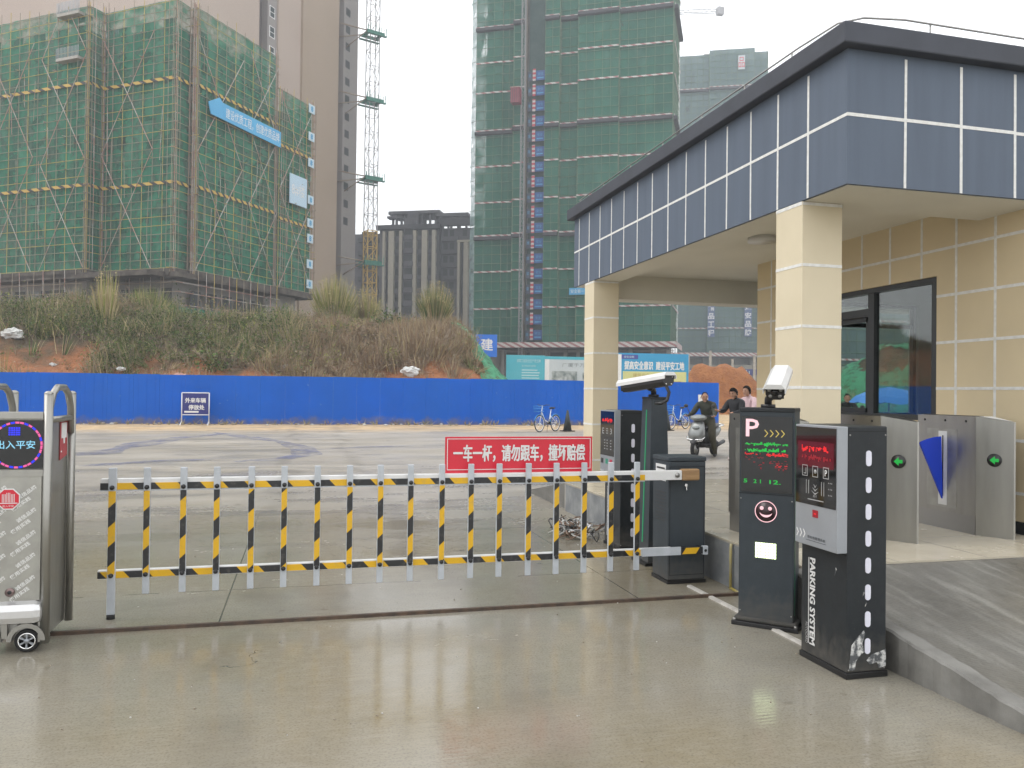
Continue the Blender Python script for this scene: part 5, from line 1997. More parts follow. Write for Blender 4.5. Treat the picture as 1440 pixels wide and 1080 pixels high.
b = MB()
lattice(b, 0, 0, 4, 28.8, .85, cr_y, .11, 2.0)
b.build('lower_mast', tcn)
b = MB()
lattice(b, 0, 0, 28.8, 90, .85, cr_w, .085, 2.8)
b.build('upper_mast', tcn)
end = at(474, 372, 133)
for z in (62.3, 50.9, 37.6, 23.3):
    b = MB()
    for s_ in (-1, 1):
        b.box(-1.6, 1.6, s_ * 1.15 - .15, s_ * 1.15 + .15, z - .2, z + .3, cr_g)
        b.box(s_ * 1.15 - .15, s_ * 1.15 + .15, -1.0, 1.0, z - .2, z + .3, cr_g)
    b.box(-1.8, 1.8, -1.8, -1.3, z - .5, z - .35, cr_g)
    b.box(-1.8, 1.8, 1.3, 1.8, z - .5, z - .35, cr_g)
    for k in range(8):
        b.cyl((-1.7 + .48 * k, -1.75, z - .4), (-1.6 + .48 * k, -1.75, z + 1.3 * (.6 + .4 * (k % 2))), .04, cr_g, n=4)
    for a in ((-1.7, -1.7), (1.7, -1.7), (1.7, 1.7), (-1.7, 1.7)):
        b.cyl((a[0], a[1], z - .4), (a[0], a[1], z + .9), .05, cr_g, n=4)
    col_ = b.build('collar', tcn)
    b = MB()
    inv = Matrix.Rotation(-R(20), 3, 'Z')
    e = inv @ (Vector((end.x, end.y, z + .6)) - Vector((mo.x, mo.y, 0)))
    b.cyl((-1.6, -1.1, z + .1), e, .11, pole_r, n=6)
    b.cyl((-1.6, 1.1, z + .1), e + Vector((0, 3.2, -1.2)), .10, pole_r, n=6)
    b.cyl((-1.6, -1.1, z), e + Vector((1.5, 4.5, -3.2)), .09, pole_r, n=6)
    b.build('tie_arm', col_)
b = MB()
b.box(-1.4, 1.4, -1.4, 1.4, 90, 92, cr_y)
lattice(b, 0, 0, 92, 99, .6, cr_y, .07, 2)
b.build('slewing_head', tcn)

c2o = at(944, 540, 300)
tc2 = thing('tower_crane', 'distant pale tower crane whose jib tip shows beside the green tower top', 'tower crane', (c2o.x, c2o.y, 0))
zj = at(990, 19, 300).z
b = MB()
lattice(b, 0, 0, 0, zj + 1, 1.0, cr_w, .14, 3)
b.build('mast', tc2)
je = at(1016, 14, 300)
b = MB()
J0, J1 = Vector((-14, 3, zj - .5)), Vector((je.x - c2o.x, je.y - c2o.y, zj + .6))
for dz, dd in ((0, -.6), (0, .6), (1.3, 0)):
    b.cyl(J0 + Vector((0, dd, dz)), J1 + Vector((0, dd, dz)), .14, cr_w, n=4)
for k in range(16):
    p, q = J0.lerp(J1, k / 16), J0.lerp(J1, (k + 1) / 16)
    b.cyl(p + Vector((0, -.6, 0)), p.lerp(q, .5) + Vector((0, 0, 1.3)), .08, cr_w, n=4)
    b.cyl(p.lerp(q, .5) + Vector((0, 0, 1.3)), q + Vector((0, -.6, 0)), .08, cr_w, n=4)
b.box(J1.x - 2.2, J1.x + .2, J1.y - 1, J1.y + 1, J1.z - 1.2, J1.z + 1.5, cr_w)
b.build('jib', tc2)

# ================================================================= DARK UNFINISHED BLOCK (middle)
dk_a = mat('unfinished_grey', (.115, .112, .125), (.085, .083, .095), ns=.25, rough=.9)
dk_b = mat('unfinished_dark', (.06, .06, .07), (.045, .045, .052), ns=.3, rough=.9)
pil = mat('unfinished_pilaster', (.40, .37, .30), (.36, .34, .29), ns=.3, rough=.85)
DM = 185
db = thing('unfinished_block', 'dark grey unfinished apartment block with pale vertical bands and open roof frame', 'building under construction', tuple(at(490, 550, DM))[:2] + (0,))
o0, o1 = at(480, 550, DM), at(665, 550, DM - 6)
DX = Vector((o1.x - o0.x, o1.y - o0.y))
SMd = frame((o0.x - db.location.x, o0.y - db.location.y), DX)
k_ = DX.length / (665 - 480)
PX = lambda px: (px - 480) * k_
ZR = at(570, 322, DM).z
b = MB(SMd)
b.box(PX(470), PX(530), 2, 14, 2, ZR - 1, dk_a)
b.box(PX(530), PX(614), 1, 14, 2, ZR, dk_a)
b.box(PX(614), PX(668), 3, 14, 2, ZR, dk_a)
b.box(PX(566), PX(581), .2, 1, 2, ZR + 2, dk_a)
b.box(PX(527), PX(617), -.2, 1, ZR - .5, ZR + .5, dk_b)
b.box(PX(612), PX(668), 1.6, 3, ZR + .4, ZR + 2.2, dk_b)
for k in range(12):
    z = ZR - 3.0 - 3 * k
    b.box(PX(498), PX(528), 1.3, 2, z, z + 1.0, dk_b)
    b.box(PX(502), PX(524), 1.9, 2, z + 1.2, z + 2.5, dark_o)
    b.box(PX(567), PX(580), -.3, .2, z, z + 1.1, dk_a)
    b.box(PX(567.5), PX(579.5), .12, .2, z + 1.2, z + 2.6, dark_o)
    b.box(PX(540), PX(566), .6, 1, z, z + .9, dk_a)
    b.box(PX(582), PX(612), .6, 1, z, z + .9, dk_a)
    for px in (541.5, 553, 583.5, 599.5):
        b.box(PX(px), PX(px + 7), .92, 1, z + 1.1, z + 2.6, dark_o)
    b.box(PX(615), PX(638), 2.3, 3, z, z + 1.0, dk_a)
    for px in (617, 626, 644):
        b.box(PX(px), PX(px + 6), 2.92, 3, z + 1.1, z + 2.6, dark_o)
b.build('wall', db)
b = MB(SMd)
for px, wd in ((536.5, 3.2), (545, 7.5), (560, 4.2), (579.5, 4.6), (592, 7.5), (606, 5)):
    b.box(PX(px), PX(px + wd), -.1, 1.0, 2, ZR - .9, pil)
for px, wd in ((639.5, 3.4), (648, 5.5)):
    b.box(PX(px), PX(px + wd), 1.2, 3.0, 2, ZR - 3.6, pil)
b.box(PX(639), PX(662), 1.1, 3, ZR - 3.6, ZR - 3.1, pil)
b.build('pilaster', db)
b = MB(SMd)
zt_ = at(570, 297, DM).z
for px in (543, 548, 561, 574, 585, 596, 604, 612, 626, 638):
    for y in (3, 9):
        b.box(PX(px), PX(px + 2.6), y, y + .6, ZR, zt_ - (0 if px < 610 else 1), dk_a)
b.box(PX(539), PX(612), 2.4, 10, zt_ - .6, zt_ + .1, dk_a)
b.box(PX(538), PX(560), 2.0, 4, zt_ - 1.6, zt_ - 1.1, dk_a)
b.box(PX(608), PX(652), 2.4, 4.2, zt_ - 1.4, zt_ - .7, dk_a)
b.box(PX(612), PX(654), 8, 10, zt_ - 1.8, zt_ - 1.1, dk_a)
b.box(PX(566), PX(582), 2.5, 9, ZR, zt_ - .6, dk_a)
b.build('roof_frame', db)

# ================================================================= GREEN TOWER (centre)
def vframe(px0, d0, ang):
    o = at(px0, 540, d0)
    q = -YAW + R(ang)
    xa = Vector((math.cos(q), math.sin(q)))
    return o, frame((0, 0), xa)


go, GM = vframe(665, 160, -15.6)
gt = thing('green_tower', 'high tower fully wrapped in green netting with a column of blue hoist signs', 'building under construction', (go.x, go.y, 0))
gx_ = lambda px: ((px - 720) / FPX * 160 + 7.82) / (math.cos(R(15.6)) + (px - 720) / FPX * math.sin(R(15.6)))
ZTOP = 98
segs = [(665, 702, 0), (702, 720, .2), (720, 736, -1.4), (736, 765, .6), (765, 785, -1.8), (785, 811, -.7), (811, 868, -2.0), (868, 943, -1.2)]
kz = [18.0, 25.4, 32.6, 39.2, 46.4, 53.6, 61.2, 67.2, 74.4, 81, 88]
hoist_net = mat('hoist_bay_net', (.045, .095, .085), (.075, .125, .115), ns=.5, rough=.9)
core = MB(GM)
x_end = gx_(943)
core.box(1.5, x_end - 1.0, 2.2, 14, 2, ZTOP - 2, raw)
core.box(gx_(736) + .2, gx_(765) - .2, 1.2, 2.1, 11, ZTOP - 2, hoist_net)
for k in range(4):
    x0 = gx_((705, 770, 812, 880)[k])
    core.box(x0, x0 + 5.2, 2.12, 2.2, 3, 9.6, dark_o)
for k in range(9):
    core.box(1.5 + 4.2 * k, 2.1 + 4.2 * k, .6, 2.2, 2, 10.4, concrete_pale if k > 5 else raw)
core.build('wall', gt)
nm_, lm, km = MB(GM), MB(GM), MB(GM)
led_m = mat('tower_ledger', (.10, .20, .125), (.16, .21, .13), ns=.2, rough=.8)


MF, kroot = GM, gt


def tower_face(a, b_, z0, z1, kzs):
    a, b_ = Vector(a), Vector(b_)
    d = b_ - a
    L = d.length
    u = d / L
    nr = Vector((u.y, -u.x))
    panel_net(nm_, a, b_, z0, z1, net_g, 3.6, 3.0, .16)
    for k in range(int((z1 - z0) / 1.8) + 1):
        z = z0 + 1.8 * k
        p, q = a + nr * .12, b_ + nr * .12
        lm.cyl((p.x, p.y, z), (q.x, q.y, z), .055, led_m, n=4, smooth=False)
    n = max(1, round(L / 1.6))
    for k in range(n + 1):
        p = a + u * (L * k / n) + nr * .1
        lm.cyl((p.x, p.y, z0), (p.x, p.y, z1), .045, led_m, n=4, smooth=False)
    for i, z in enumerate(kzs):
        km = MB(MF)
        p, q, h = a + nr * .35, b_ + nr * .35, .30
        big = i in (2, 5, 8)
        km.prism([(p.x, p.y, z), (p.x, p.y, z + h), (p.x - nr.x * .06, p.y - nr.y * .06, z + h), (p.x - nr.x * .06, p.y - nr.y * .06, z)], (d.x, d.y, 0), kick_r)
        if big:
            km.prism([(p.x + nr.x * .5, p.y + nr.y * .5, z - .7), (p.x + nr.x * .5, p.y + nr.y * .5, z - .1), (p.x - nr.x * .4, p.y - nr.y * .4, z - .1), (p.x - nr.x * .4, p.y - nr.y * .4, z - .7)], (d.x, d.y, 0), dk_b)
        km.build('kickboard', kroot)


for i, (p0, p1, y) in enumerate(segs):
    a, b_ = (gx_(p0), y), (gx_(p1), y)
    hz_ = (i == 3)
    if hz_:
        continue
    tower_face(a, b_, 11, ZTOP, kz)
    nx_ = segs[i + 1][2] if i + 1 < len(segs) else None
    if nx_ is not None and i != 2 and abs(nx_ - y) > .3:
        tower_face((gx_(p1), min(y, nx_)), (gx_(p1), max(y, nx_)), 11, ZTOP, [])
tower_face((x_end, -1.2), (x_end, 14), 11, ZTOP, kz)
nm_.build('scaffold_net', gt)
o = lm.build('scaffold_poles', gt)
o['kind'] = 'stuff'
aw = MB(GM)
aw.box(-.5, x_end + 1.2, -3.2, 2.2, 10.4, 10.6, dk_b)
aw.box(-.5, x_end + 1.2, -3.3, -3.2, 10.3, 11.3, kick_r)
aw.box(x_end + 1.2, x_end + 1.3, -3.2, 12, 10.3, 11.3, kick_r)
aw.box(1.0, x_end - .5, -1, 2.0, 10.1, 10.4, dk_b)
aw.build('canopy', gt)
hs_b = mat('hoist_sign_blue', (.03, .11, .36), rough=.6)
hs_d = mat('hoist_dark', (.07, .085, .13), rough=.7)
chev = stripes('hoist_chevron', (.62, .56, .56), (.58, .07, .10), (.0, .0, 1), .85, .5, .6)
xs0, xs1, xs2, xs3 = gx_(738), gx_(744.5), gx_(749.5), gx_(762)
for k in range(21):
    z = 12.0 + 3.0 * k
    if k > 17:
        break
    b = MB(GM)
    b.box(xs2, xs3, -.1, .0, z, z + 1.9, hs_b)
    b.text('安全', ((xs2 + xs3) / 2, -.12, z + 1.25), 1.1, .6, X, Z, ban_b)
    b.box(xs2 + .2, xs3 - .3, -.11, -.1, z + .35, z + .6, ban_b)
    b.box(xs0, xs1 - .15, -.1, .0, z, z + 1.8, hs_d)
    b.text('层', ((xs0 + xs1) / 2 - .1, -.12, z + 1.0), .5, .6, X, Z, ban_b)
    b.box(xs1, xs2 - .12, -.14, -.02, z - .05, z + 2.3, chev)
    b.build('hoist_sign', gt)
b = MB(GM)
for x in (xs0 - .3, xs3 + .3):
    b.cyl((x, -.2, 5), (x, -.2, ZTOP), .09, pole_r, n=4)
xm = gx_(735)
lattice(b, xm, -2.1, 4, ZTOP, .35, cr_w, .06, 1.5)
b.build('hoist_mast', gt)
hc = at(735, 138, 156)
b = MB(GM)
b.box(xm - 2.0, xm - .2, -4.2, -2.6, hc.z - 1.5, hc.z + 1.4, mat('hoist_cage_red', (.30, .05, .075), (.22, .04, .06), ns=1, rough=.6))
b.box(xm - 2.05, xm - .15, -4.25, -2.55, hc.z + 1.4, hc.z + 1.55, pole_w)
for k in range(5):
    b.box(xm - 2.0 + .42 * k, xm - 1.92 + .42 * k, -4.24, -4.2, hc.z - 1.4, hc.z + 1.3, dk_b)
b.build('hoist_cage', gt)
# pale loose sheeting along the left edge
b = MB(GM)
panel_net(b, (-1.3, .8), (0, 0), 14, ZTOP, net('edge_sheet', (.25, .38, .38), (.35, .47, .48), (.2, .32, .3), .35, .85, .3), 3, 1, .3)
for k in range(28):
    b.cyl((-1.6, .9, 14 + 3 * k), (.2, -.1, 14 + 3 * k), .05, led_m, n=4)
b.build('edge_sheeting', gt)
b = MB(GM)
x0 = gx_(803)
b.box(x0, x0 + 3.2, -2.8, -2.7, 20.3, 21.6, ban_b)
b.text('安全第一', (x0 + 1.6, -2.82, 20.95), 2.6, .7, X, Z, white_matte)
b.build('banner', gt)

# ================================================================= FAR HAZY TOWER (right)
fo, FMx = vframe(952, 232, -10)
ft = thing('hazy_tower', 'distant netted tower fading into the haze with two columns of white characters', 'building under construction', (fo.x, fo.y, 0))
fk = 232 / FPX * 1.01
FX = lambda px: (px - 952) * fk
fzt = at(1010, 84, 235).z
nm_, lm, km = MB(FMx), MB(FMx), MB(FMx)
b = MB(FMx)
b.box(.8, FX(1070) - .8, 1.8, 16, 2, fzt - 2, raw)
b.box(FX(985), FX(1040), 3, 12, fzt - 2, fzt + 1.5, raw)
b.build('wall', ft)
net_g_hazed = net('far_net_hazed', (.11, .18, .18), (.13, .205, .205), (.15, .22, .225), .9, 1.0, .1)  # distance haze partly painted in: net colour made paler and bluer
net_keep, net_g = net_g, net_g_hazed
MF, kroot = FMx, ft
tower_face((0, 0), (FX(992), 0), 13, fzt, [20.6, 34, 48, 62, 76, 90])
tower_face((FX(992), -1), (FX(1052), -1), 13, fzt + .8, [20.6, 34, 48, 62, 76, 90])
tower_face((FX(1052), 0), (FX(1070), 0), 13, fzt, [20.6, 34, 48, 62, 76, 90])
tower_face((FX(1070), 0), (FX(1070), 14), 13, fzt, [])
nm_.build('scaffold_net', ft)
o = lm.build('scaffold_poles', ft)
o['kind'] = 'stuff'
b = MB(FMx)
b.box(-8, FX(1080), -3, -2.8, 12.6, 13.6, kick_r)
b.box(-8, FX(1080), -3, 2, 12.2, 12.5, dk_b)
for k in range(8):
    b.box(-6 + 4.4 * k, -5.4 + 4.4 * k, -.5, 1.8, 2, 12.2, raw)
b.build('canopy', ft)
sg_b = mat('tower_sign_panel', (.10, .15, .30), rough=.6)
for px, chars in ((997, '创精品工程'), (1046, '塑建安品牌')):
    for i, ch in enumerate(chars):
        c = at(px, 422 + 11.7 * i, 231)
        b = MB(FMx)
        x = FX(px)
        b.box(x - 1.0, x + 1.0, -1.6, -1.5, c.z - 1.15, c.z + 1.15, sg_b)
        b.text(ch, (x, -1.62, c.z), 1.75, 1.75, X, Z, white_gloss, .03)
        b.build('character_sign', ft)
c = at(1020, 408.5, 231)
b = MB(FMx)
b.box(FX(990), FX(1054), -1.6, -1.5, c.z - 1.2, c.z + 1.3, mat('tower_sign_blue', (.05, .10, .32), rough=.6))
b.text('桂林', (FX(1002), -1.62, c.z), 4.2, 1.7, X, Z, white_gloss)
b.text('建安', (FX(1021), -1.62, c.z), 3.2, 1.7, X, Z, sign_red)
b.text('集团', (FX(1040), -1.62, c.z), 4.2, 1.7, X, Z, white_gloss)
b.build('name_sign', ft)
c = at(1034, 93, 231)
b = MB(FMx)
b.box(FX(1030), FX(1039), -1.8, -1.7, c.z - 2, c.z + 2, pale)
b.text('品', (FX(1034.5), -1.83, c.z), 1.7, 3.0, X, Z, sign_red)
b.build('roof_sign', ft)

# grey-green netted block far to the right, seen through the gatehouse window
ro, RMx = vframe(1150, 120, 12)
rb_ = thing('netted_block', 'grey-green netted block seen through the gatehouse window above the soil bank', 'building under construction', (ro.x, ro.y, 0))
b = MB(RMx)
b.box(.8, 33, 1.5, 12, 0, 24, raw)
for k in range(7):
    for q in range(9):
        b.box(2 + 3.4 * q, 3.6 + 3.4 * q, 1.44, 1.5, 1.5 + 3.1 * k, 3.2 + 3.1 * k, dark_o)
b.build('wall', rb_)
nm_, lm = MB(RMx), MB(RMx)
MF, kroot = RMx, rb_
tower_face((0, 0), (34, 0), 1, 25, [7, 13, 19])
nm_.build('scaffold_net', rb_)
o = lm.build('scaffold_poles', rb_)
o['kind'] = 'stuff'
# ================================================================= PEOPLE
def cloth(name, c, c2):
    return mat(name, c, c2, ns=9, rough=.85, bump=.35, bs=22, bd=.012)


def person(loc, rz, label, J, regions, hair_fn=None, hairc=None, glasses=False):
    """J: joint -> (position, radius x, radius y); regions: list of (joint a, joint b, material)"""
    r_ = bpy.data.objects.new
    names = list(J)
    idx = {n: i for i, n in enumerate(names)}
    me = bpy.data.meshes.new('person')
    me.from_pydata([J[n][0] for n in names], [(idx[a], idx[b]) for a, b, _ in regions], [])
    o = r_('person', me)
    COL.objects.link(o)
    sk = o.modifiers.new('Skin', 'SKIN')
    sk.branch_smoothing = .6
    sk.use_smooth_shade = True
    lay = me.skin_vertices[0].data if me.skin_vertices else None
    if lay is None:
        bpy.context.view_layer.objects.active = o
        bpy.ops.mesh.customdata_skin_add()
        lay = me.skin_vertices[0].data
    for n in names:
        lay[idx[n]].radius = (J[n][1], J[n][2])
        lay[idx[n]].use_root = (n == 'pelvis')
    ss = o.modifiers.new('Sub', 'SUBSURF')
    ss.levels = ss.render_levels = 2
    bpy.context.view_layer.update()
    m2 = bpy.data.meshes.new_from_object(o.evaluated_get(bpy.context.evaluated_depsgraph_get()))
    vs = [v.co.copy() for v in m2.vertices]
    fs = [list(p.vertices) for p in m2.polygons]
    bpy.data.objects.remove(o)
    mb = MB()
    mats = []
    seg = [(Vector(J[a][0]), Vector(J[b][0]), m, (J[a][1] + J[b][1]) / 2) for a, b, m in regions]
    by = {}
    for f in fs:
        c = sum((vs[i] for i in f), Vector()) / len(f)
        best, bm_ = 1e9, None
        for a, b, m, rad in seg:
            d = b - a
            k = max(0, min(1, (c - a).dot(d) / max(1e-9, d.length_squared)))
            q = (c - (a + d * k)).length - rad
            if q < best:
                best, bm_ = q, m
        by.setdefault(bm_, []).append(f)
    mb.v = vs
    for m, ff in by.items():
        mb.mats.append(m)
        for f in ff:
            mb.f.append(f)
            mb.m.append(len(mb.mats) - 1)
            mb.sm.append(True)
    # face on the head: brow, eyes, nose, mouth, ears
    h = Vector(J['head'][0])
    fw = J['_face'] if '_face' in J else None
    return mb, h


def head_bits(mb, h, fwd, up=Z, s=1.0):
    f = Vector(fwd).normalized()
    sd = f.cross(up).normalized()
    u = sd.cross(f).normalized()
    rot = Matrix((sd, f, u)).transposed()
    e = bpy.data.materials.get('eye_dark') or mat('eye_dark', (.02, .015, .012), rough=.3)
    lip = bpy.data.materials.get('lip') or mat('lip', (.30, .12, .10), rough=.5)
    mb.ell(h + f * .035 + u * -.01, (.074 * s, .088 * s, .112 * s), skin, 16, 12, rot)
    mb.ell(h + f * .124 + u * -.015, (.014, .02, .024), skin, 8, 6, rot)
    mb.ell(h + f * .10 + u * -.095, (.04, .03, .03), skin, 10, 8, rot)
    for q in (-1, 1):
        mb.ell(h + f * .110 + sd * .032 * q + u * .015, (.014, .008, .007), e, 8, 6, rot)
        mb.ell(h + f * .112 + sd * .034 * q + u * .036, (.02, .008, .005), hairm, 8, 6, rot)
        mb.ell(h + f * .01 + sd * .083 * q + u * -.005, (.012, .022, .032), skin, 8, 6, rot)
    mb.ell(h + f * .116 + u * -.062, (.024, .008, .007), lip, 8, 6, rot)
    return f, sd, u, rot


def hair_cap(h, f, sd, u, rot, low, name='hair', front=.55, vol=1.0):
    mb = MB()
    rings = []
    nu, nv = 20, 9
    for i in range(nv + 1):
        a = math.pi / 2 - (math.pi / 2 + low) * i / nv
        ring = []
        for k in range(nu):
            q = 2 * math.pi * k / nu
            dx, dy = math.cos(q), math.sin(q)
            aa = a
            if dy > .2:
                aa = max(a, R(38) * front / .55 * min(1, dy * 1.4))
            n = 1 + .07 * noise.noise(Vector((dx * 3, dy * 3, aa * 4)) + h)
            ring.append(h + f * .025 + rot @ Vector((.088 * dx * math.cos(aa) * n * vol, .104 * dy * math.cos(aa) * n, .122 * math.sin(aa) * n * vol)))
        rings.append(ring)
    mb.loft(rings, hairm, True, cap=False)
    return mb


def hand_joints(J, regs, side, wrist, palm, fdir, spread, msk):
    w, p = Vector(wrist), Vector(palm)
    fd = Vector(fdir).normalized()
    sp = Vector(spread).normalized()
    curl = fd.cross(sp).normalized()
    J['palm' + side] = (tuple(p), .034, .024)
    regs.append(('wrist' + side, 'palm' + side, msk))
    for i, ln in enumerate((.075, .085, .08, .062)):
        b = p + sp * (.030 - .02 * i) + fd * .035
        m_ = b + fd * ln * .5 + curl * .004
        t_ = m_ + (fd * .6 + curl * .6).normalized() * ln * .5
        for nm, q in (('a', b), ('b', m_), ('c', t_)):
            J['f%s%d%s' % (side, i, nm)] = (tuple(q), .0105, .0105)
        regs += [('palm' + side, 'f%s%da' % (side, i), msk), ('f%s%da' % (side, i), 'f%s%db' % (side, i), msk), ('f%s%db' % (side, i), 'f%s%dc' % (side, i), msk)]
    b = p + sp * .04 - fd * .01
    t_ = b + (sp * .7 + fd * .7 + curl * .3).normalized() * .055
    J['t' + side + 'a'] = (tuple(b), .012, .012)
    J['t' + side + 'b'] = (tuple(t_), .011, .011)
    regs += [('palm' + side, 't' + side + 'a', msk), ('t' + side + 'a', 't' + side + 'b', msk)]


def figure(loc, rz, label, pos, jacket, trousers, shoe, face, low=.5, front=.55, group=None, vol=1.0, bald=False, thick=1.0):
    """pos: joint positions in the figure's own frame"""
    P = pos
    k = thick
    J = {'pelvis': (P['pelvis'], .15 * k, .115 * k), 'waist': (P['waist'], .145 * k, .11 * k), 'chest': (P['chest'], .17 * k, .125 * k), 'collar': (P['collar'], .10 * k, .075 * k),
         'neck': (P['neck'], .055, .055), 'head': (P['head'], .075, .085)}
    regs = [('pelvis', 'waist', jacket), ('waist', 'chest', jacket), ('chest', 'collar', jacket), ('collar', 'neck', skin), ('neck', 'head', skin)]
    for s in 'LR':
        J['sho' + s] = (P['sho' + s], .075 * k, .075 * k)
        J['elb' + s] = (P['elb' + s], .058 * k, .058 * k)
        J['wrist' + s] = (P['wrist' + s], .042, .036)
        J['hip' + s] = (P['hip' + s], .10 * k, .10 * k)
        J['knee' + s] = (P['knee' + s], .075 * k, .075 * k)
        J['ank' + s] = (P['ank' + s], .055, .055)
        a = Vector(P['ank' + s])
        J['heel' + s] = ((a.x, a.y, a.z - .045), .045, .045)
        td = Vector(P['toe' + s])
        J['toe' + s] = (tuple(td), .042, .035)
        regs += [('collar', 'sho' + s, jacket), ('sho' + s, 'elb' + s, jacket), ('elb' + s, 'wrist' + s, jacket), ('pelvis', 'hip' + s, trousers), ('hip' + s, 'knee' + s, trousers), ('knee' + s, 'ank' + s, trousers),
                 ('ank' + s, 'heel' + s, shoe), ('heel' + s, 'toe' + s, shoe)]
        w = Vector(P['wrist' + s])
        d = (w - Vector(P['elb' + s])).normalized()
        pl = w + d * .06
        hand_joints(J, regs, s, w, pl, d, Z.cross(d) if abs(d.z) < .9 else X, skin)
    mb, h = person(loc, rz, label, J, regs)
    f, sd, u, rot = head_bits(mb, h, face, s=1.06)
    o = mb.build('person', None, loc, rz)
    tag(o, label, 'person', group)
    hm = hair_cap(h, f, sd, u, rot, low, front=front, vol=vol)
    hm.build('hair', o)
    return o


olive_j = cloth('jacket_olive', (.050, .055, .040), (.035, .038, .03))
olive_t = cloth('trousers_olive', (.062, .058, .036), (.045, .042, .028))
black_j = cloth('jacket_black', (.014, .015, .018), (.022, .023, .027))
black_t = cloth('trousers_black', (.012, .012, .014), (.018, .018, .02))
pink_j = cloth('jacket_pink', (.62, .45, .47), (.54, .39, .41))
grey_hood = cloth('hood_grey', (.22, .24, .27), (.17, .18, .2))
jeans = cloth('trousers_blue', (.06, .075, .11), (.05, .06, .09))
shoe_d = mat('shoe_dark', (.02, .02, .022), rough=.6)
shoe_w = mat('shoe_pale', (.5, .42, .40), rough=.6)


# ------------------------------------------------ silver scooter
def scooter(loc, rz, label, paint):
    r = thing('scooter', label, 'scooter', loc, rz, 'motor scooters')
    plast = bpy.data.materials.get('scooter_black') or mat('scooter_black', (.02, .02, .022), (.03, .03, .032), ns=8, rough=.5)
    lamp = bpy.data.materials.get('scooter_lamp') or mat('scooter_lamp', (.22, .24, .24), rough=.1, spec=.7)
    for y in (-.62, .64):
        b = MB()
        b.tube([(0, y + math.cos(2 * math.pi * k / 24) * .175, .225 + math.sin(2 * math.pi * k / 24) * .175) for k in range(24)], .05, rubber, 8, loop=True)
        w_ = b.build('wheel', r)
        b = MB()
        b.cyl((-.04, y, .225), (.04, y, .225), .12, steel_dk, n=20)
        b.cyl((-.06, y, .225), (.06, y, .225), .03, silver, n=10)
        b.build('rim', w_)

    def sec(y, z, hw, hh, tilt=0.0, n=14, p=2.4):
        ring = []
        for k in range(n):
            a = 2 * math.pi * k / n
            c_, s_ = math.cos(a), math.sin(a)
            xx = hw * math.copysign(abs(c_) ** (2 / p), c_)
            vv = hh * math.copysign(abs(s_) ** (2 / p), s_)
            ring.append((xx, y - math.sin(tilt) * vv, z + math.cos(tilt) * vv))
        return ring

    def hsec(z, y, hw, hd, n=16, p=2.3):
        return [(hw * math.copysign(abs(math.cos(2 * math.pi * k / n)) ** (2 / p), math.cos(2 * math.pi * k / n)), y + hd * math.copysign(abs(math.sin(2 * math.pi * k / n)) ** (2 / p), math.sin(2 * math.pi * k / n)), z) for k in range(n)]

    b = MB()
    b.loft([hsec(.40, -.50, .13, .05), hsec(.46, -.53, .19, .10), hsec(.60, -.52, .225, .12), hsec(.75, -.47, .20, .10), hsec(.88, -.41, .15, .08), hsec(.95, -.37, .08, .05)], paint)
    sh = b.build('front_shield', r)
    b = MB()
    b.ell((0, -.57, .76), (.10, .06, .05), lamp, 14, 8)
    b.tube([(-.23, -.56, .52), (-.2, -.64, .47), (0, -.68, .45), (.2, -.64, .47), (.23, -.56, .52)], .018, chrome, 8)
    b.tube([(-.2, -.6, .44), (0, -.65, .40), (.2, -.6, .44)], .014, chrome, 8)
    b.build('front_trim', sh)
    b = MB()
    b.loft([hsec(.93, -.40, .12, .09), hsec(.98, -.42, .22, .13), hsec(1.04, -.40, .215, .12), hsec(1.09, -.36, .10, .07)], paint)
    cw = b.build('handlebar_cowl', r)
    b = MB()
    b.ell((0, -.52, 1.0), (.13, .05, .04), lamp, 14, 8)
    b.build('headlight', cw)
    b = MB()
    b.tube([(-.36, -.28, 1.06), (-.2, -.35, 1.05), (.2, -.35, 1.05), (.36, -.28, 1.06)], .018, plast, 8)
    for s_ in (-1, 1):
        b.tube([(s_ * .26, -.31, 1.07), (s_ * .36, -.31, 1.05), (s_ * .37, -.3, 1.05)], .026, plast, 8)
    b.build('handlebar', r)
    for s_ in (-1, 1):
        b = MB()
        b.tube([(s_ * .24, -.33, 1.06), (s_ * .30, -.34, 1.2), (s_ * .35, -.33, 1.27)], .009, plast, 6)
        b.ell((s_ * .37, -.33, 1.31), (.06, .02, .045), plast, 10, 8)
        b.build('mirror', r)
    b = MB()
    b.loft([sec(-.80, .36, .03, .02), sec(-.76, .40, .075, .03), sec(-.64, .46, .085, .03), sec(-.52, .44, .08, .03), sec(-.44, .36, .07, .03)], plast)
    for s_ in (-1, 1):
        b.cyl((s_ * .085, -.62, .225), (s_ * .08, -.5, .5), .025, plast, n=8)
    b.build('front_mudguard', r)
    b = MB()
    b.loft([sec(-.45, .34, .16, .06), sec(-.3, .29, .19, .05), sec(.1, .29, .19, .05), sec(.2, .36, .17, .1)], plast)
    b.loft([hsec(.32, -.36, .16, .04), hsec(.6, -.36, .18, .04), hsec(.92, -.32, .12, .04)], plast)
    b.build('floorboard', r)
    b = MB()
    b.loft([sec(.12, .50, .13, .17), sec(.3, .56, .18, .17), sec(.6, .62, .18, .14), sec(.85, .68, .13, .09), sec(.98, .72, .06, .04)], paint)
    rb = b.build('rear_body', r)
    b = MB()
    b.tube([(-.17, .55, .76), (-.18, .9, .80), (0, 1.02, .82), (.18, .9, .80), (.17, .55, .76)], .016, chrome, 8)
    b.build('grab_rail', rb)
    b = MB()
    b.loft([sec(.06, .72, .10, .03), sec(.15, .75, .16, .05), sec(.45, .76, .17, .055), sec(.75, .80, .14, .05), sec(.86, .80, .07, .03)], plast)
    b.build('seat', r)
    b = MB()
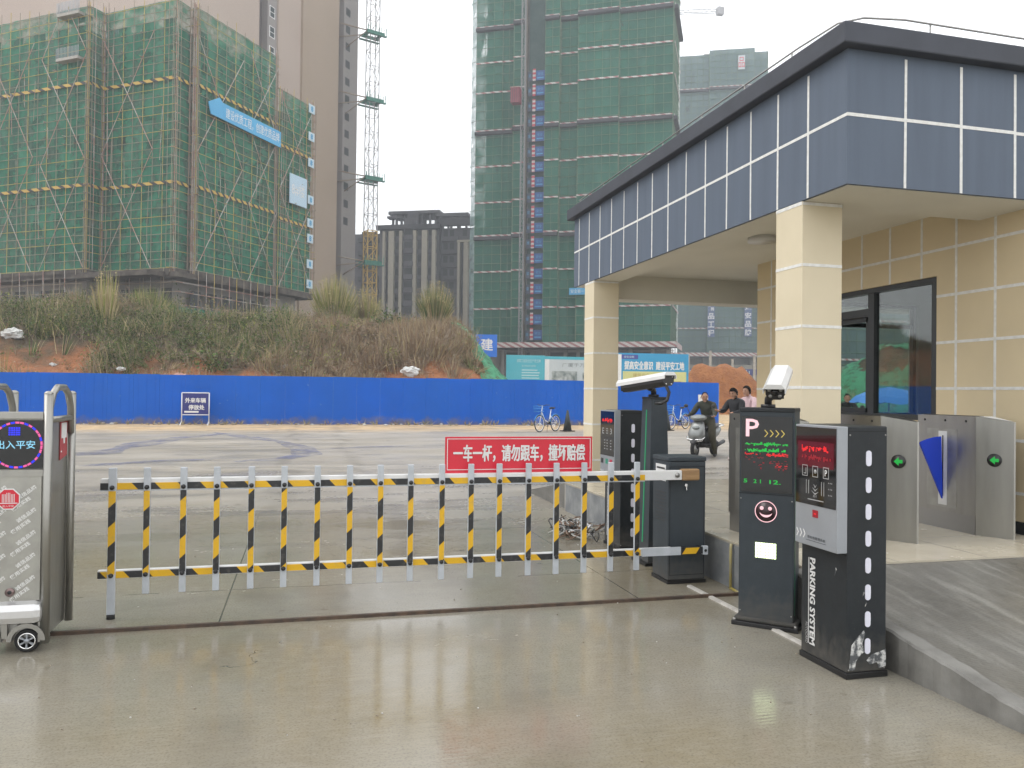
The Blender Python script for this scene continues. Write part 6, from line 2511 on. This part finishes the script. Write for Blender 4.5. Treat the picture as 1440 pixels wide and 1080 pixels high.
    b.cyl((.16, .3, .25), (.16, .95, .36), .05, plast, n=12)
    b.box(-.12, .12, .3, .7, .2, .38, plast, .03)
    b.build('engine', r)
    return r


sil = mat('scooter_silver', (.27, .28, .275), (.22, .23, .225), ns=3, rough=.32, metal=.6)
SL, SR = Vector((10.07, 18.9, 0)), R(-50)
scooter(tuple(SL), SR, 'silver-grey motor scooter facing the gate, ridden by the man in olive', sil)
seat_pose = dict(pelvis=(0, .28, .88), waist=(0, .24, 1.04), chest=(0, .15, 1.22), collar=(0, .10, 1.38), neck=(0, .06, 1.44), head=(0, .0, 1.56),
                 shoL=(.20, .10, 1.36), shoR=(-.20, .10, 1.36), elbL=(.30, -.02, 1.13), elbR=(-.30, -.02, 1.13), wristL=(.34, -.22, 1.07), wristR=(-.34, -.22, 1.07),
                 hipL=(.11, .22, .84), hipR=(-.11, .22, .84), kneeL=(.24, -.06, .50), kneeR=(-.19, -.18, .64), ankL=(.30, .0, .10), ankR=(-.15, -.16, .43), toeL=(.33, -.15, .035), toeR=(-.16, -.32, .37))
figure(tuple(SL), SR, 'man with receding hair in an olive jacket sitting astride the silver scooter', seat_pose, olive_j, olive_t, shoe_d, (.55, -1, -.45), low=.15, front=1.0, thick=1.32)
stand = dict(pelvis=(0, 0, .93), waist=(0, .0, 1.08), chest=(0, -.01, 1.26), collar=(0, -.0, 1.41), neck=(0, -.02, 1.48), head=(0, -.06, 1.60),
             shoL=(.18, 0, 1.39), shoR=(-.18, 0, 1.39), elbL=(.25, -.12, 1.15), elbR=(-.24, -.14, 1.16), wristL=(.20, -.36, 1.13), wristR=(-.19, -.38, 1.17),
             hipL=(.09, 0, .90), hipR=(-.09, 0, .90), kneeL=(.10, -.03, .50), kneeR=(-.10, .01, .50), ankL=(.10, .02, .10), ankR=(-.10, .05, .10), toeL=(.13, -.14, .035), toeR=(-.13, -.11, .035))
o = figure((10.16, 17.5, 0), R(-66), 'person in a black padded jacket and black trousers leaning over the scooter handlebar', stand, black_j, black_t, shoe_w, (0, -1, -.55), low=.55, front=.55, vol=1.1, thick=1.2)
o.scale = (1.04, 1.04, 1.04)
b = MB()
b.tube([(-.09, .0, 1.40), (-.10, .09, 1.42), (0, .13, 1.43), (.10, .09, 1.42), (.09, .0, 1.40)], .035, grey_hood, 10)
b.ell((0, .12, 1.38), (.12, .06, .09), grey_hood, 12, 8)
b.build('hood', o)
o = figure((10.95, 18.2, 0), R(-75), 'person in a pale pink top with dark hair standing behind the person in black', stand, pink_j, jeans, shoe_w, (0, -1, -.2), low=.6, front=.6, vol=1.1, thick=1.1)
o.scale = (1.07, 1.07, 1.07)
# rider seen through the window
wl_ = at(1191, 600, 23)
wl_ = (wl_.x, wl_.y, 0)
wr = R(-32)
scooter(wl_, wr, 'pale scooter seen through the gatehouse window', bpy.data.materials.get('bike_white'))
figure(wl_, wr, 'rider in a dark jacket seen through the gatehouse window', seat_pose, black_j, jeans, shoe_d, (0, -1, -.1), low=.3, front=.6)

# ================================================================= AIR
m = bpy.data.materials.new('haze_air')
m.use_nodes = True
n = m.node_tree
n.nodes.clear()
pv_ = n.nodes.new('ShaderNodeVolumePrincipled')
pv_.inputs['Color'].default_value = (.90, .95, 1.0, 1)
pv_.inputs['Density'].default_value = .0013
pv_.inputs['Anisotropy'].default_value = .2
ou = n.nodes.new('ShaderNodeOutputMaterial')
n.links.new(pv_.outputs[0], ou.inputs['Volume'])
b = MB()
b.box(-430, 530, -70, 710, -1.5, 135, m)
h = b.build('haze')
h['kind'] = 'stuff'
h['label'] = 'thin pale haze over the whole site'
